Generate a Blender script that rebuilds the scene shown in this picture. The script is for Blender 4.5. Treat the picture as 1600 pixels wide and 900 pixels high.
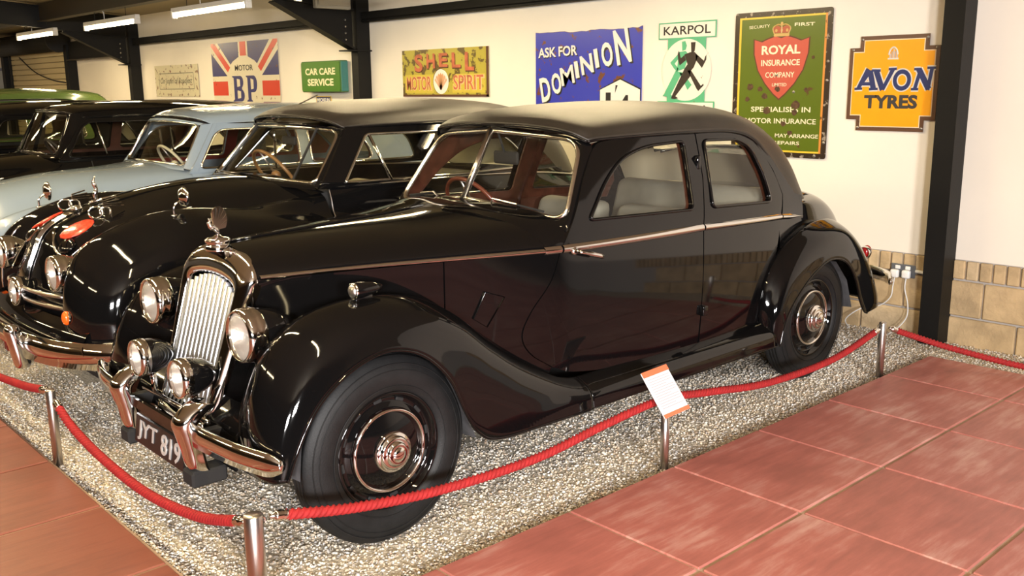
import bpy, bmesh, math, random
import numpy as np
from mathutils import Vector, Matrix
from mathutils.geometry import delaunay_2d_cdt

random.seed(4); rng = np.random.default_rng(4)
for o in list(bpy.data.objects): bpy.data.objects.remove(o)
scn = bpy.context.scene
COL = scn.collection

# ------------------------------------------------------------------ camera
CAM = np.array([-1.85737529, -2.45530202, 1.65149048])
FW = np.array([0.6581311, 0.72388977, -0.2069953])
RT = np.array([0.73850739, -0.67417651, -0.00963692])
UP = np.array([0.14652743, 0.1465252, 0.97829447])
FPX = 1481.59
cd = bpy.data.cameras.new('camera'); cam = bpy.data.objects.new('camera', cd); COL.objects.link(cam)
cd.sensor_width = 36; cd.lens = FPX / 1600 * 36; cd.clip_start = 0.05; cd.clip_end = 100
cam.matrix_world = Matrix(((RT[0], UP[0], -FW[0], CAM[0]), (RT[1], UP[1], -FW[1], CAM[1]),
                           (RT[2], UP[2], -FW[2], CAM[2]), (0, 0, 0, 1)))
scn.camera = cam
# ------------------------------------------------------------------ world, exposure, lamps
w = bpy.data.worlds.new('world'); scn.world = w; w.use_nodes = True
w.node_tree.nodes['Background'].inputs[0].default_value = (1.0, 0.93, 0.82, 1)
w.node_tree.nodes['Background'].inputs[1].default_value = 0.05
vs = scn.view_settings
vs.view_transform = 'Standard'; vs.look = 'None'; vs.gamma = 1; vs.use_curve_mapping = False
vs.exposure = -0.42
TUBE_W = 53.0                       # watts of light from one twin tube batten
TUBE_COL = (1.0, 0.79, 0.44)
FILL_W = 480.0                     # added neutral fill lamps out of view, standing in for a frontal flash
FILL_COL = (1.0, 0.97, 0.95)

# ------------------------------------------------------------------ helpers
def ray(px, py):
    return FW * FPX + RT * (px - 800) - UP * (py - 450)
def onx(px, py, X):
    d = ray(px, py); return CAM + d * ((X - CAM[0]) / d[0])
def onz(px, py, z):
    d = ray(px, py); return CAM + d * ((z - CAM[2]) / d[2])

def tag(o, label=None, cat=None, group=None, kind=None):
    if label: o['label'] = label
    if cat: o['category'] = cat
    if group: o['group'] = group
    if kind: o['kind'] = kind
    return o
def empty(name, loc=(0, 0, 0), rot=(0, 0, 0), parent=None):
    o = bpy.data.objects.new(name, None); COL.objects.link(o)
    o.location = loc; o.rotation_euler = rot; o.empty_display_size = .1
    if parent: o.parent = parent
    return o
def mk(name, vf, mat, parent=None, smooth=False, normals=None):
    V, F = vf
    me = bpy.data.meshes.new(name)
    me.from_pydata([tuple(map(float, v)) for v in V], [], [tuple(map(int, f)) for f in F])
    if smooth: me.polygons.foreach_set('use_smooth', [True] * len(me.polygons))
    me.materials.append(mat)
    if normals is not None:
        me.normals_split_custom_set_from_vertices([tuple(n) for n in normals])
    me.update()
    o = bpy.data.objects.new(name, me); COL.objects.link(o)
    if parent: o.parent = parent
    return o
def link(name, me, parent=None, loc=(0, 0, 0), rot=(0, 0, 0)):
    o = bpy.data.objects.new(name, me); COL.objects.link(o); o.location = loc; o.rotation_euler = rot
    if parent: o.parent = parent
    return o
def join(*vfs):
    V = []; F = []
    for v, f in vfs:
        b = len(V); V += [tuple(p) for p in v]; F += [tuple(i + b for i in q) for q in f]
    return V, F
def xf(vf, M):
    return [tuple(M @ Vector(v)) for v in vf[0]], vf[1]
def mir(vf):
    return [(v[0], -v[1], v[2]) for v in vf[0]], [tuple(reversed(f)) for f in vf[1]]
def box(x0, x1, y0, y1, z0, z1):
    V = [(x, y, z) for x in (x0, x1) for y in (y0, y1) for z in (z0, z1)]
    return V, [(0, 1, 3, 2), (4, 6, 7, 5), (0, 4, 5, 1), (2, 3, 7, 6), (0, 2, 6, 4), (1, 5, 7, 3)]
def rbox(x0, x1, y0, y1, z0, z1, b=.01, seg=2):
    bm = bmesh.new(); V, F = box(x0, x1, y0, y1, z0, z1)
    vs_ = [bm.verts.new(v) for v in V]
    for f in F: bm.faces.new([vs_[i] for i in f])
    bmesh.ops.recalc_face_normals(bm, faces=bm.faces)
    bmesh.ops.bevel(bm, geom=bm.edges[:], offset=b, segments=seg, affect='EDGES', profile=.5)
    bm.verts.index_update()
    out = [tuple(v.co) for v in bm.verts], [tuple(v.index for v in f.verts) for f in bm.faces]
    bm.free(); return out
def cr(P, k, closed=False):
    """Catmull-Rom through P, k samples per segment"""
    P = np.asarray(P, float)
    if closed: Q = np.vstack([P[-1:], P, P[:2]]); n = len(P)
    else: Q = np.vstack([2 * P[:1] - P[1:2], P, 2 * P[-1:] - P[-2:-1]]); n = len(P) - 1
    t = (np.arange(k) / k).reshape(-1, *([1] * (P.ndim - 1)))
    out = []
    for i in range(n):
        a, b, c, d = Q[i:i + 4]
        out.append(.5 * (2 * b + (c - a) * t + (2 * a - 5 * b + 4 * c - d) * t ** 2 + (3 * b - a - 3 * c + d) * t ** 3))
    out = np.concatenate(out)
    if not closed: out = np.concatenate([out, P[-1:]])
    return out
def patch(net, ku=6, kv=6):
    G = cr(np.asarray(net, float), ku)
    G = np.swapaxes(cr(np.swapaxes(G, 0, 1), kv), 0, 1)
    return G
def grid(G, close_u=False):
    m, n = G.shape[:2]
    V = G.reshape(-1, 3).tolist(); F = []
    for i in range(m if close_u else m - 1):
        for j in range(n - 1):
            a = i * n + j; b = ((i + 1) % m) * n + j
            F.append((a, b, b + 1, a + 1))
    return V, F
def thick(o, t, off=-1):
    m = o.modifiers.new('thickness', 'SOLIDIFY'); m.thickness = t; m.offset = off; return o
def frames(P, closed):
    P = np.asarray(P, float); n = len(P)
    T = np.roll(P, -1, 0) - np.roll(P, 1, 0) if closed else np.gradient(P, axis=0)
    T /= np.linalg.norm(T, axis=1)[:, None] + 1e-12
    N = np.zeros_like(P); a = np.array([0, 0, 1.]) if abs(T[0][2]) < .9 else np.array([1., 0, 0])
    N[0] = a - T[0] * (a @ T[0]); N[0] /= np.linalg.norm(N[0])
    for i in range(1, n):
        v = N[i - 1] - T[i] * (N[i - 1] @ T[i]); N[i] = v / np.linalg.norm(v)
    return P, T, N, np.cross(T, N)
def tube(P, r, n=8, closed=False, caps=True, lobes=0, twist=0, amp=0, sect=None):
    P, T, N, B = frames(P, closed); m = len(P)
    r = np.full(m, r, float) if np.isscalar(r) else np.asarray(r, float)
    th = np.arange(n) / n * 2 * math.pi
    V = []
    s = np.concatenate([[0], np.cumsum(np.linalg.norm(np.diff(P, axis=0), axis=1))])
    for i in range(m):
        rr = r[i] * (1 + amp * np.cos(lobes * th + twist * s[i])) if lobes else r[i] * np.ones(n)
        cs, sn = np.cos(th) * rr, np.sin(th) * rr
        V += (P[i] + np.outer(cs, N[i]) + np.outer(sn, B[i])).tolist()
    F = []
    for i in range(m if closed else m - 1):
        for j in range(n):
            a = i * n + j; b = i * n + (j + 1) % n; c = ((i + 1) % m) * n
            F.append((a, b, c + (j + 1) % n, c + j))
    if caps and not closed:
        F.append(tuple(reversed(range(n)))); F.append(tuple((m - 1) * n + j for j in range(n)))
    return V, F
def sweep(P, sec, closed=False):
    """sweep a closed 2-D section (a,b) given per point in world (horizontal normal, z) along P"""
    P = np.asarray(P, float); m = len(P); k = len(sec(0)) if callable(sec) else len(sec)
    T = np.gradient(P, axis=0); T /= np.linalg.norm(T, axis=1)[:, None]
    V = []
    for i in range(m):
        nrm = np.array([T[i][1], -T[i][0], 0]); nrm /= np.linalg.norm(nrm)
        s = sec(i / (m - 1)) if callable(sec) else sec
        for a, b in s: V.append(tuple(P[i] + nrm * a + np.array([0, 0, b])))
    F = []
    for i in range(m - 1):
        for j in range(k):
            F.append((i * k + j, i * k + (j + 1) % k, (i + 1) * k + (j + 1) % k, (i + 1) * k + j))
    F.append(tuple(reversed(range(k)))); F.append(tuple((m - 1) * k + j for j in range(k)))
    return V, F
def lathe(prof, c, axis='x', n=32, close=False):
    """prof: (radius, offset along axis)"""
    V = []; F = []; k = len(prof)
    for i in range(n):
        a = 2 * math.pi * i / n; ca, sa = math.cos(a), math.sin(a)
        for r, d in prof:
            if axis == 'x': V.append((c[0] + d, c[1] + r * ca, c[2] + r * sa))
            elif axis == 'y': V.append((c[0] + r * ca, c[1] + d, c[2] + r * sa))
            else: V.append((c[0] + r * ca, c[1] + r * sa, c[2] + d))
    for i in range(n):
        for j in range(k if close else k - 1):
            a = i * k + j; b = ((i + 1) % n) * k + j; jj = (j + 1) % k
            F.append((a, b, ((i + 1) % n) * k + jj, i * k + jj))
    return V, F
def ellipsoid(c, r, n=14, m=9):
    pr = [(math.sin(math.pi * j / (m - 1)), math.cos(math.pi * j / (m - 1))) for j in range(m)]
    V, F = lathe(pr, (0, 0, 0), 'z', n)
    return [(c[0] + v[0] * r[0], c[1] + v[1] * r[1], c[2] + v[2] * r[2]) for v in V], F
def roundpoly(P, rad, k=6):
    """round the corners of a closed 3-D or 2-D polygon; rad scalar or list"""
    P = np.asarray(P, float); n = len(P); out = []
    for i in range(n):
        r = rad if np.isscalar(rad) else rad[i]
        a = P[i - 1] - P[i]; b = P[(i + 1) % n] - P[i]
        la, lb = np.linalg.norm(a), np.linalg.norm(b)
        if r <= 0: out.append(P[i]); continue
        d = min(r, la * .48, lb * .48)
        p0, p2 = P[i] + a / la * d, P[i] + b / lb * d
        for t in np.linspace(0, 1, k + 1):
            out.append((1 - t) ** 2 * p0 + 2 * t * (1 - t) * P[i] + t * t * p2)
    return np.array(out)
def densify(P, d):
    P = np.asarray(P, float); out = []
    for i in range(len(P)):
        a, b = P[i], P[(i + 1) % len(P)]; k = max(1, int(np.linalg.norm(b - a) / d))
        for j in range(k): out.append(a + (b - a) * j / k)
    return np.array(out)
def inside(p, poly):
    x, z = p; c = False; n = len(poly); j = n - 1
    for i in range(n):
        xi, zi = poly[i]; xj, zj = poly[j]
        if (zi > z) != (zj > z) and x < (xj - xi) * (z - zi) / (zj - zi) + xi: c = not c
        j = i
    return c
def panel(name, outline, holes, H, side, mat, parent, edge=.018, g=.045, off=0.0):
    """sheet panel on the curved flank y = side*H(x,z), with window openings and turned-in edges"""
    O = densify(outline, g); Hs = [densify(h, .03) for h in holes]
    allb = np.vstack([O] + Hs)
    pts = [tuple(p) for p in allb]; edges = []; b = 0
    for L in [O] + Hs:
        n = len(L); edges += [(b + i, b + (i + 1) % n) for i in range(n)]; b += n
    lo, hi = O.min(0), O.max(0)
    for x in np.arange(lo[0], hi[0], g):
        for z in np.arange(lo[1], hi[1], g):
            if inside((x, z), O) and not any(inside((x, z), h) for h in Hs) and np.min(np.hypot(allb[:, 0] - x, allb[:, 1] - z)) > g * .45:
                pts.append((x, z))
    v2, e2, f2 = delaunay_2d_cdt([Vector(p) for p in pts], edges, [], 1, 1e-5)[:3]
    V = [(v[0], side * (H(v[0], v[1]) + off), v[1]) for v in v2]; e = 1e-3
    N = []
    for v in v2:
        dx = (H(v[0] + e, v[1]) - H(v[0] - e, v[1])) / (2 * e); dz = (H(v[0], v[1] + e) - H(v[0], v[1] - e)) / (2 * e)
        n = np.array([-dx, 1, -dz]); n /= np.linalg.norm(n); N.append((n[0], side * n[1], n[2]))
    F = []
    for f in f2:
        c = (sum(v2[i][0] for i in f) / len(f), sum(v2[i][1] for i in f) / len(f))
        if not inside(c, O) or any(inside(c, h) for h in Hs): continue
        F.append(tuple(f) if side < 0 else tuple(reversed(f)))
    if edge:
        for L in [O] + Hs:
            b = len(V); n = len(L)
            for x, z in L:
                y = H(x, z) + off
                V += [(x, side * y, z), (x, side * (y - edge), z)]; N += [(0, 0, 0)] * 2
            for i in range(n):
                j = (i + 1) % n; F.append((b + 2 * i, b + 2 * i + 1, b + 2 * j + 1, b + 2 * j))
    return mk(name, (V, F), mat, parent, True, N)
def poly(pts, z=0.0):
    return [(x, y, z) for x, y in pts], [tuple(range(len(pts)))]
def slab(pts, z0, z1):
    n = len(pts)
    V = [(x, y, z0) for x, y in pts] + [(x, y, z1) for x, y in pts]
    return V, [tuple(reversed(range(n))), tuple(range(n, 2 * n))] + [(i, (i + 1) % n, n + (i + 1) % n, n + i) for i in range(n)]
def text(name, s, mat, parent, x, y, width, height, z=.002, bold=.0, shear=0, rot=0, ext=.0006, spacing=1.0):
    cu = bpy.data.curves.new('t', 'FONT'); cu.body = s; cu.size = 1; cu.offset = bold; cu.extrude = .001; cu.shear = shear
    cu.space_character = spacing; cu.resolution_u = 3
    to = bpy.data.objects.new('t', cu); COL.objects.link(to)
    dg = bpy.context.evaluated_depsgraph_get()
    me = bpy.data.meshes.new_from_object(to.evaluated_get(dg)); bpy.data.objects.remove(to); bpy.data.curves.remove(cu)
    n = len(me.vertices); a = np.zeros(n * 3); me.vertices.foreach_get('co', a); a = a.reshape(-1, 3)
    lo, hi = a.min(0), a.max(0)
    a[:, 0] = (a[:, 0] - (lo[0] + hi[0]) / 2) / (hi[0] - lo[0]) * width
    a[:, 1] = (a[:, 1] - (lo[1] + hi[1]) / 2) / (hi[1] - lo[1]) * height
    a[:, 2] = np.where(a[:, 2] > 0, ext, 0)
    c, sn = math.cos(rot), math.sin(rot)
    X = a[:, 0] * c - a[:, 1] * sn; Y = a[:, 0] * sn + a[:, 1] * c
    a = np.stack([X + x, Y + y, a[:, 2] + z], 1)
    me.vertices.foreach_set('co', a.ravel()); me.materials.clear(); me.materials.append(mat); me.name = name; me.update()
    o = bpy.data.objects.new(name, me); COL.objects.link(o)
    if parent: o.parent = parent
    return o

# ------------------------------------------------------------------ materials
def bsdf(name):
    m = bpy.data.materials.new(name); m.use_nodes = True
    nt = m.node_tree; return m, nt, nt.nodes['Principled BSDF']
def mat(name, col, rough=.5, metal=0, coat=0, spec=.5, bump=0, bscale=60, var=0, vscale=6, aniso=0):
    m, nt, b = bsdf(name)
    b.inputs['Base Color'].default_value = (*col, 1); b.inputs['Roughness'].default_value = rough
    b.inputs['Metallic'].default_value = metal; b.inputs['Coat Weight'].default_value = coat
    b.inputs['Specular IOR Level'].default_value = spec; b.inputs['Coat Roughness'].default_value = .03
    tc = nt.nodes.new('ShaderNodeTexCoord')
    if var:
        n = nt.nodes.new('ShaderNodeTexNoise'); n.inputs['Scale'].default_value = vscale; n.inputs['Detail'].default_value = 6
        nt.links.new(tc.outputs['Object'], n.inputs['Vector'])
        r = nt.nodes.new('ShaderNodeValToRGB')
        r.color_ramp.elements[0].position = .3; r.color_ramp.elements[1].position = .7
        r.color_ramp.elements[0].color = (*[c * (1 - var) for c in col], 1); r.color_ramp.elements[1].color = (*[min(1, c * (1 + var)) for c in col], 1)
        nt.links.new(n.outputs['Fac'], r.inputs['Fac']); nt.links.new(r.outputs['Color'], b.inputs['Base Color'])
    if bump:
        n2 = nt.nodes.new('ShaderNodeTexNoise'); n2.inputs['Scale'].default_value = bscale; n2.inputs['Detail'].default_value = 4
        nt.links.new(tc.outputs['Object'], n2.inputs['Vector'])
        bp = nt.nodes.new('ShaderNodeBump'); bp.inputs['Strength'].default_value = bump; bp.inputs['Distance'].default_value = .01
        nt.links.new(n2.outputs['Fac'], bp.inputs['Height']); nt.links.new(bp.outputs['Normal'], b.inputs['Normal'])
    return m
def enamel(name, col, rust=.5, scale=9, rcol=(.16, .055, .02), rough=.28):
    """vitreous enamel with chips of rust"""
    m, nt, b = bsdf(name); b.inputs['Roughness'].default_value = rough
    tc = nt.nodes.new('ShaderNodeTexCoord')
    n = nt.nodes.new('ShaderNodeTexNoise'); n.inputs['Scale'].default_value = scale; n.inputs['Detail'].default_value = 7; n.inputs['Roughness'].default_value = .6
    nt.links.new(tc.outputs['Object'], n.inputs['Vector'])
    r = nt.nodes.new('ShaderNodeValToRGB'); e = r.color_ramp.elements
    e[0].position = 1 - rust; e[0].color = (0, 0, 0, 1); e[1].position = min(1, 1.03 - rust); e[1].color = (1, 1, 1, 1)
    mx = nt.nodes.new('ShaderNodeMix'); mx.data_type = 'RGBA'
    nt.links.new(n.outputs['Fac'], r.inputs['Fac']); nt.links.new(r.outputs['Color'], mx.inputs['Factor'])
    mx.inputs[6].default_value = (*col, 1); mx.inputs[7].default_value = (*rcol, 1)
    nt.links.new(mx.outputs[2], b.inputs['Base Color'])
    return m
def emis(name, col, s):
    m, nt, b = bsdf(name); b.inputs['Emission Color'].default_value = (*col, 1); b.inputs['Emission Strength'].default_value = s
    b.inputs['Base Color'].default_value = (.8, .8, .8, 1); return m
def glass(name, tint=(.93, .95, .92), refl=1.0):
    m = bpy.data.materials.new(name); m.use_nodes = True; nt = m.node_tree; nt.nodes.clear()
    out = nt.nodes.new('ShaderNodeOutputMaterial'); mx = nt.nodes.new('ShaderNodeMixShader')
    t = nt.nodes.new('ShaderNodeBsdfTransparent'); t.inputs[0].default_value = (*tint, 1)
    g = nt.nodes.new('ShaderNodeBsdfGlossy'); g.inputs['Roughness'].default_value = .01
    f = nt.nodes.new('ShaderNodeFresnel'); gm_ = nt.nodes.new('ShaderNodeNewGeometry'); mr_ = nt.nodes.new('ShaderNodeMapRange')
    mr_.inputs['To Min'].default_value = 1.5; mr_.inputs['To Max'].default_value = 1 / 1.5      # the same pane seen from either face
    nt.links.new(gm_.outputs['Backfacing'], mr_.inputs['Value']); nt.links.new(mr_.outputs[0], f.inputs[0])
    nt.links.new(f.outputs[0], mx.inputs[0]); nt.links.new(t.outputs[0], mx.inputs[1]); nt.links.new(g.outputs[0], mx.inputs[2])
    if refl < 1:      # fluted lens: part of the light is scattered by the ribs
        d = nt.nodes.new('ShaderNodeBsdfDiffuse'); d.inputs[0].default_value = (.85, .83, .78, 1); m2 = nt.nodes.new('ShaderNodeMixShader'); m2.inputs[0].default_value = refl
        nt.links.new(mx.outputs[0], m2.inputs[1]); nt.links.new(d.outputs[0], m2.inputs[2]); nt.links.new(m2.outputs[0], out.inputs[0]); return m
    nt.links.new(mx.outputs[0], out.inputs[0]); return m
M = {}
M['black'] = mat('black_paint', (.0035, .0033, .0035), .05, 0, 0, spec=.45)
M['black2'] = mat('black_coach_paint', (.004, .0038, .004), .05, 0, 0, spec=.45)
M['greyblue'] = mat('grey_blue_paint', (.24, .30, .36), .22, 0, .8)
M['green'] = mat('green_paint', (.075, .12, .03), .2, 0, .8)
M['chrome'] = mat('chrome', (.80, .79, .77), .07, 1)
M['steel'] = mat('brushed_steel', (.62, .58, .55), .28, 1, bump=.03, bscale=300)
M['fabric'] = mat('roof_fabric', (.024, .019, .014), .40, spec=.6, bump=.2, bscale=900, var=.3, vscale=5)
fb = M['fabric'].node_tree.nodes['Principled BSDF']; fb.inputs['Sheen Weight'].default_value = .08; fb.inputs['Sheen Roughness'].default_value = .35; fb.inputs['Sheen Tint'].default_value = (.9, .75, .5, 1)
M['rubber'] = mat('rubber', (.008, .008, .0085), .58, spec=.35, bump=.1, bscale=150, var=.25, vscale=20)
M['dark'] = mat('dark_underside', (.012, .011, .011), .8)
M['grey_liner'] = mat('wheel_arch_liner', (.07, .07, .075), .8, var=.4, vscale=12)
M['leather'] = mat('brown_leather', (.075, .026, .016), .45, var=.2, vscale=9, bump=.1, bscale=80)
M['tan'] = mat('tan_cloth', (.50, .43, .28), .8, var=.15)
M['greycloth'] = mat('grey_leather', (.26, .24, .20), .55, var=.15)
M['wood'] = mat('polished_wood', (.075, .024, .014), .3, coat=.5, var=.4, vscale=14)
M['headlining'] = mat('headlining', (.33, .28, .20), .9)
M['glass'] = glass('window_glass', (.95, .96, .93)); M['glass_d'] = glass('car_glass_tinted', (.92, .93, .88))
M['lens'] = glass('lamp_lens_glass', (.97, .95, .9), .22)
M['reflector'] = mat('lamp_reflector', (.86, .83, .78), .30, 1, bump=.25, bscale=45)
M['orange'] = mat('orange_lens', (.85, .12, .01), .15, coat=.6)
M['redlens'] = mat('red_lens', (.35, .01, .01), .15, coat=.6)
M['redpatch'] = mat('red_gloss', (.75, .05, .02), .25, coat=.5, var=.5, vscale=60)
M['rope'] = mat('red_rope', (.33, .010, .011), .75, bump=.3, bscale=400, var=.15, vscale=30)
M['iron'] = mat('black_steelwork', (.006, .0055, .005), .55, spec=.25, bump=.05, bscale=40)
M['beam'] = mat('dark_brown_beam', (.035, .026, .014), .5)
M['white_pl'] = mat('white_plastic', (.80, .79, .77), .35)
M['cable'] = mat('white_cable', (.72, .71, .69), .45)
M['sock'] = mat('grey_socket_plate', (.16, .17, .19), .4, .4)
M['wall'] = mat('cream_plaster', (.82, .755, .655), .85, bump=.08, bscale=30, var=.03, vscale=1.5)
M['ceil'] = mat('ceiling_sheet', (.28, .23, .145), .8)
M['wallside'] = mat('entrance_wall_boards', (.075, .055, .038), .85)
M['stone'] = mat('buff_stone', (.50, .36, .20), .9, bump=.5, bscale=45, var=.22, vscale=7)
M['stone2'] = mat('buff_stone_pale', (.56, .42, .25), .9, bump=.5, bscale=45, var=.2, vscale=9)
M['mortar'] = mat('grey_mortar', (.42, .39, .36), .95, bump=.3, bscale=90)
M['grout'] = mat('sandy_grout', (.42, .29, .21), .95, bump=.3, bscale=120, var=.2)
M['shutter'] = mat('shutter_slat', (.62, .50, .27), .5)
M['tubeglow'] = emis('lit_fluorescent_tube', (1.0, .80, .48), 38.0)
M['batten'] = mat('white_batten', (.75, .72, .66), .4)

# red concrete slabs: streaky worn pigment
def slab_mat(name, col, pale):
    m, nt, b = bsdf(name); b.inputs['Roughness'].default_value = .42
    tc = nt.nodes.new('ShaderNodeTexCoord'); oi = nt.nodes.new('ShaderNodeObjectInfo')
    mp = nt.nodes.new('ShaderNodeMapping'); mp.inputs['Scale'].default_value = (2.2, 16, 1); mp.inputs['Rotation'].default_value = (0, 0, .35)
    ad = nt.nodes.new('ShaderNodeVectorMath'); ad.operation = 'ADD'
    mu = nt.nodes.new('ShaderNodeVectorMath'); mu.operation = 'SCALE'; mu.inputs['Scale'].default_value = 30
    nt.links.new(oi.outputs['Random'], mu.inputs[0]); nt.links.new(tc.outputs['Object'], ad.inputs[0]); nt.links.new(mu.outputs[0], ad.inputs[1])
    nt.links.new(ad.outputs[0], mp.inputs['Vector'])
    n1 = nt.nodes.new('ShaderNodeTexNoise'); n1.inputs['Scale'].default_value = 1.6; n1.inputs['Detail'].default_value = 8; n1.inputs['Roughness'].default_value = .65
    n2 = nt.nodes.new('ShaderNodeTexNoise'); n2.inputs['Scale'].default_value = 3.0; n2.inputs['Detail'].default_value = 5
    nt.links.new(mp.outputs[0], n1.inputs['Vector']); nt.links.new(ad.outputs[0], n2.inputs['Vector'])
    ml = nt.nodes.new('ShaderNodeMath'); ml.operation = 'MULTIPLY'
    nt.links.new(n1.outputs['Fac'], ml.inputs[0]); nt.links.new(n2.outputs['Fac'], ml.inputs[1])
    r = nt.nodes.new('ShaderNodeValToRGB'); e = r.color_ramp.elements
    e[0].position = .14; e[0].color = (*[c * .78 for c in col], 1); e[1].position = .44; e[1].color = (*pale, 1)
    k = e.new(.26); k.color = (*col, 1)
    nt.links.new(ml.outputs[0], r.inputs['Fac']); nt.links.new(r.outputs['Color'], b.inputs['Base Color'])
    bp = nt.nodes.new('ShaderNodeBump'); bp.inputs['Strength'].default_value = .12; bp.inputs['Distance'].default_value = .01
    nt.links.new(n1.outputs['Fac'], bp.inputs['Height']); nt.links.new(bp.outputs['Normal'], b.inputs['Normal'])
    return m
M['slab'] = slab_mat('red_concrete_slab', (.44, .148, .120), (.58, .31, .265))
M['slab_b'] = slab_mat('red_concrete_slab_warm_lit', (.25, .074, .045), (.275, .088, .055))  # left slabs: warm tube light put into a darker, browner colour

# ------------------------------------------------------------------ building shell
GZ = -.035; WX = 4.40
X0, Y0, Y1 = -13.0, -15.0, 24.0
def structure(o): o['kind'] = 'structure'; return o
def eave(X): return 2.84 + .085 * (WX - X)
structure(mk('floor', join(box(X0, -.672, Y0, Y1, -.12, -.007), box(-.672, 3.860, Y0, -.003, -.12, -.007), box(-.672, WX, -.003, Y1, -.12, -.055), box(3.860, WX, Y0, -.003, -.12, -.055)), M['grout']))
floor = bpy.data.objects['floor']
wb = structure(mk('wall_back', box(WX, WX + .2, Y0, Y1, .525, 3.2), M['wall']))
structure(mk('wall_left', box(X0, WX, Y1, Y1 + .2, -.1, 4.2), M['wall']))
structure(mk('wall_right', box(X0, WX, Y0 - .2, Y0, -.1, 4.2), M['wallside']))
structure(mk('wall_front', box(X0 - .2, X0, Y0, Y1, -.1, 4.2), M['wallside']))
V = [(WX + .2, Y0, eave(WX + .2)), (WX + .2, Y1, eave(WX + .2)), (X0, Y1, eave(X0)), (X0, Y0, eave(X0))]
V += [(v[0], v[1], v[2] + .1) for v in V]
structure(mk('ceiling', (V, [(0, 1, 2, 3), (7, 6, 5, 4), (0, 4, 5, 1), (1, 5, 6, 2), (2, 6, 7, 3), (3, 7, 4, 0)]), M['ceil']))
# stone plinth of the back wall: mortar bed, blocks and a soldier course
pl = structure(mk('trim_1', box(WX + .006, WX + .19, Y0, Y1, -.12, .53), M['mortar']))
pl['label'] = 'buff stone plinth with soldier course along the back wall'
def stone(y0, y1, z0, z1, i):
    p = .004 * rng.random()
    o = mk('stone_block' if z1 < .4 else 'soldier_brick', rbox(WX - .012 - p, WX + .1, y0 + .006, y1 - .006, z0 + .006, z1 - .006, .006, 1), M['stone' if rng.random() < .6 else 'stone2'], pl)
for i in range(-12, 30): stone(-1.58 + .084 * i + .018, -1.58 + .084 * (i + 1) + .018, .392, .525, i)
for i in range(-2, 4): stone(-.088 - .52 * 2 + .52 * i, -.088 - .52 + .52 * i, .148, .39, i)
for i in range(-2, 5): stone(-.309 - .52 * 2 + .52 * i, -.309 - .52 + .52 * i, -.10, .146, i)
stone(-1.128 + .52 * 4, -1.128 + .52 * 4 + .4, .148, .39, 0)

# red slabs laid on the grout bed
def slab_mesh(sx, sy, m):
    vf = rbox(.005, sx - .005, .008, sy - .008, -.06, 0, .005, 1)
    me = bpy.data.meshes.new('slab'); me.from_pydata(vf[0], [], vf[1]); me.materials.append(m); return me
T = .66; TY = .646
me_a = slab_mesh(T, TY, M['slab']); me_l = slab_mesh(3.863 - 5 * T, TY, M['slab'])
for i in range(-1, 6):
    for j in range(9):
        if i == 5: link('paving_slab', me_l, floor, (5 * T, -TY * (j + 1), 0))
        else: link('paving_slab', me_a, floor, (T * i, -TY * (j + 1), rng.normal(0, .0008)))
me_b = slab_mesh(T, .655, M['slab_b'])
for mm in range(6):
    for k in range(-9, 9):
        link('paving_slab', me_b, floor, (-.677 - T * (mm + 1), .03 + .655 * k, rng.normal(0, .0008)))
structure(mk('floor_gravel_bed', join(box(-.677, WX, 0, Y1, -.06, GZ - .0065), box(3.863, WX, Y0, 0, -.06, GZ - .0065)),
             mat('gravel_bed', (.52, .46, .37), .95, bump=.9, bscale=70, var=.5, vscale=80)))

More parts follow.
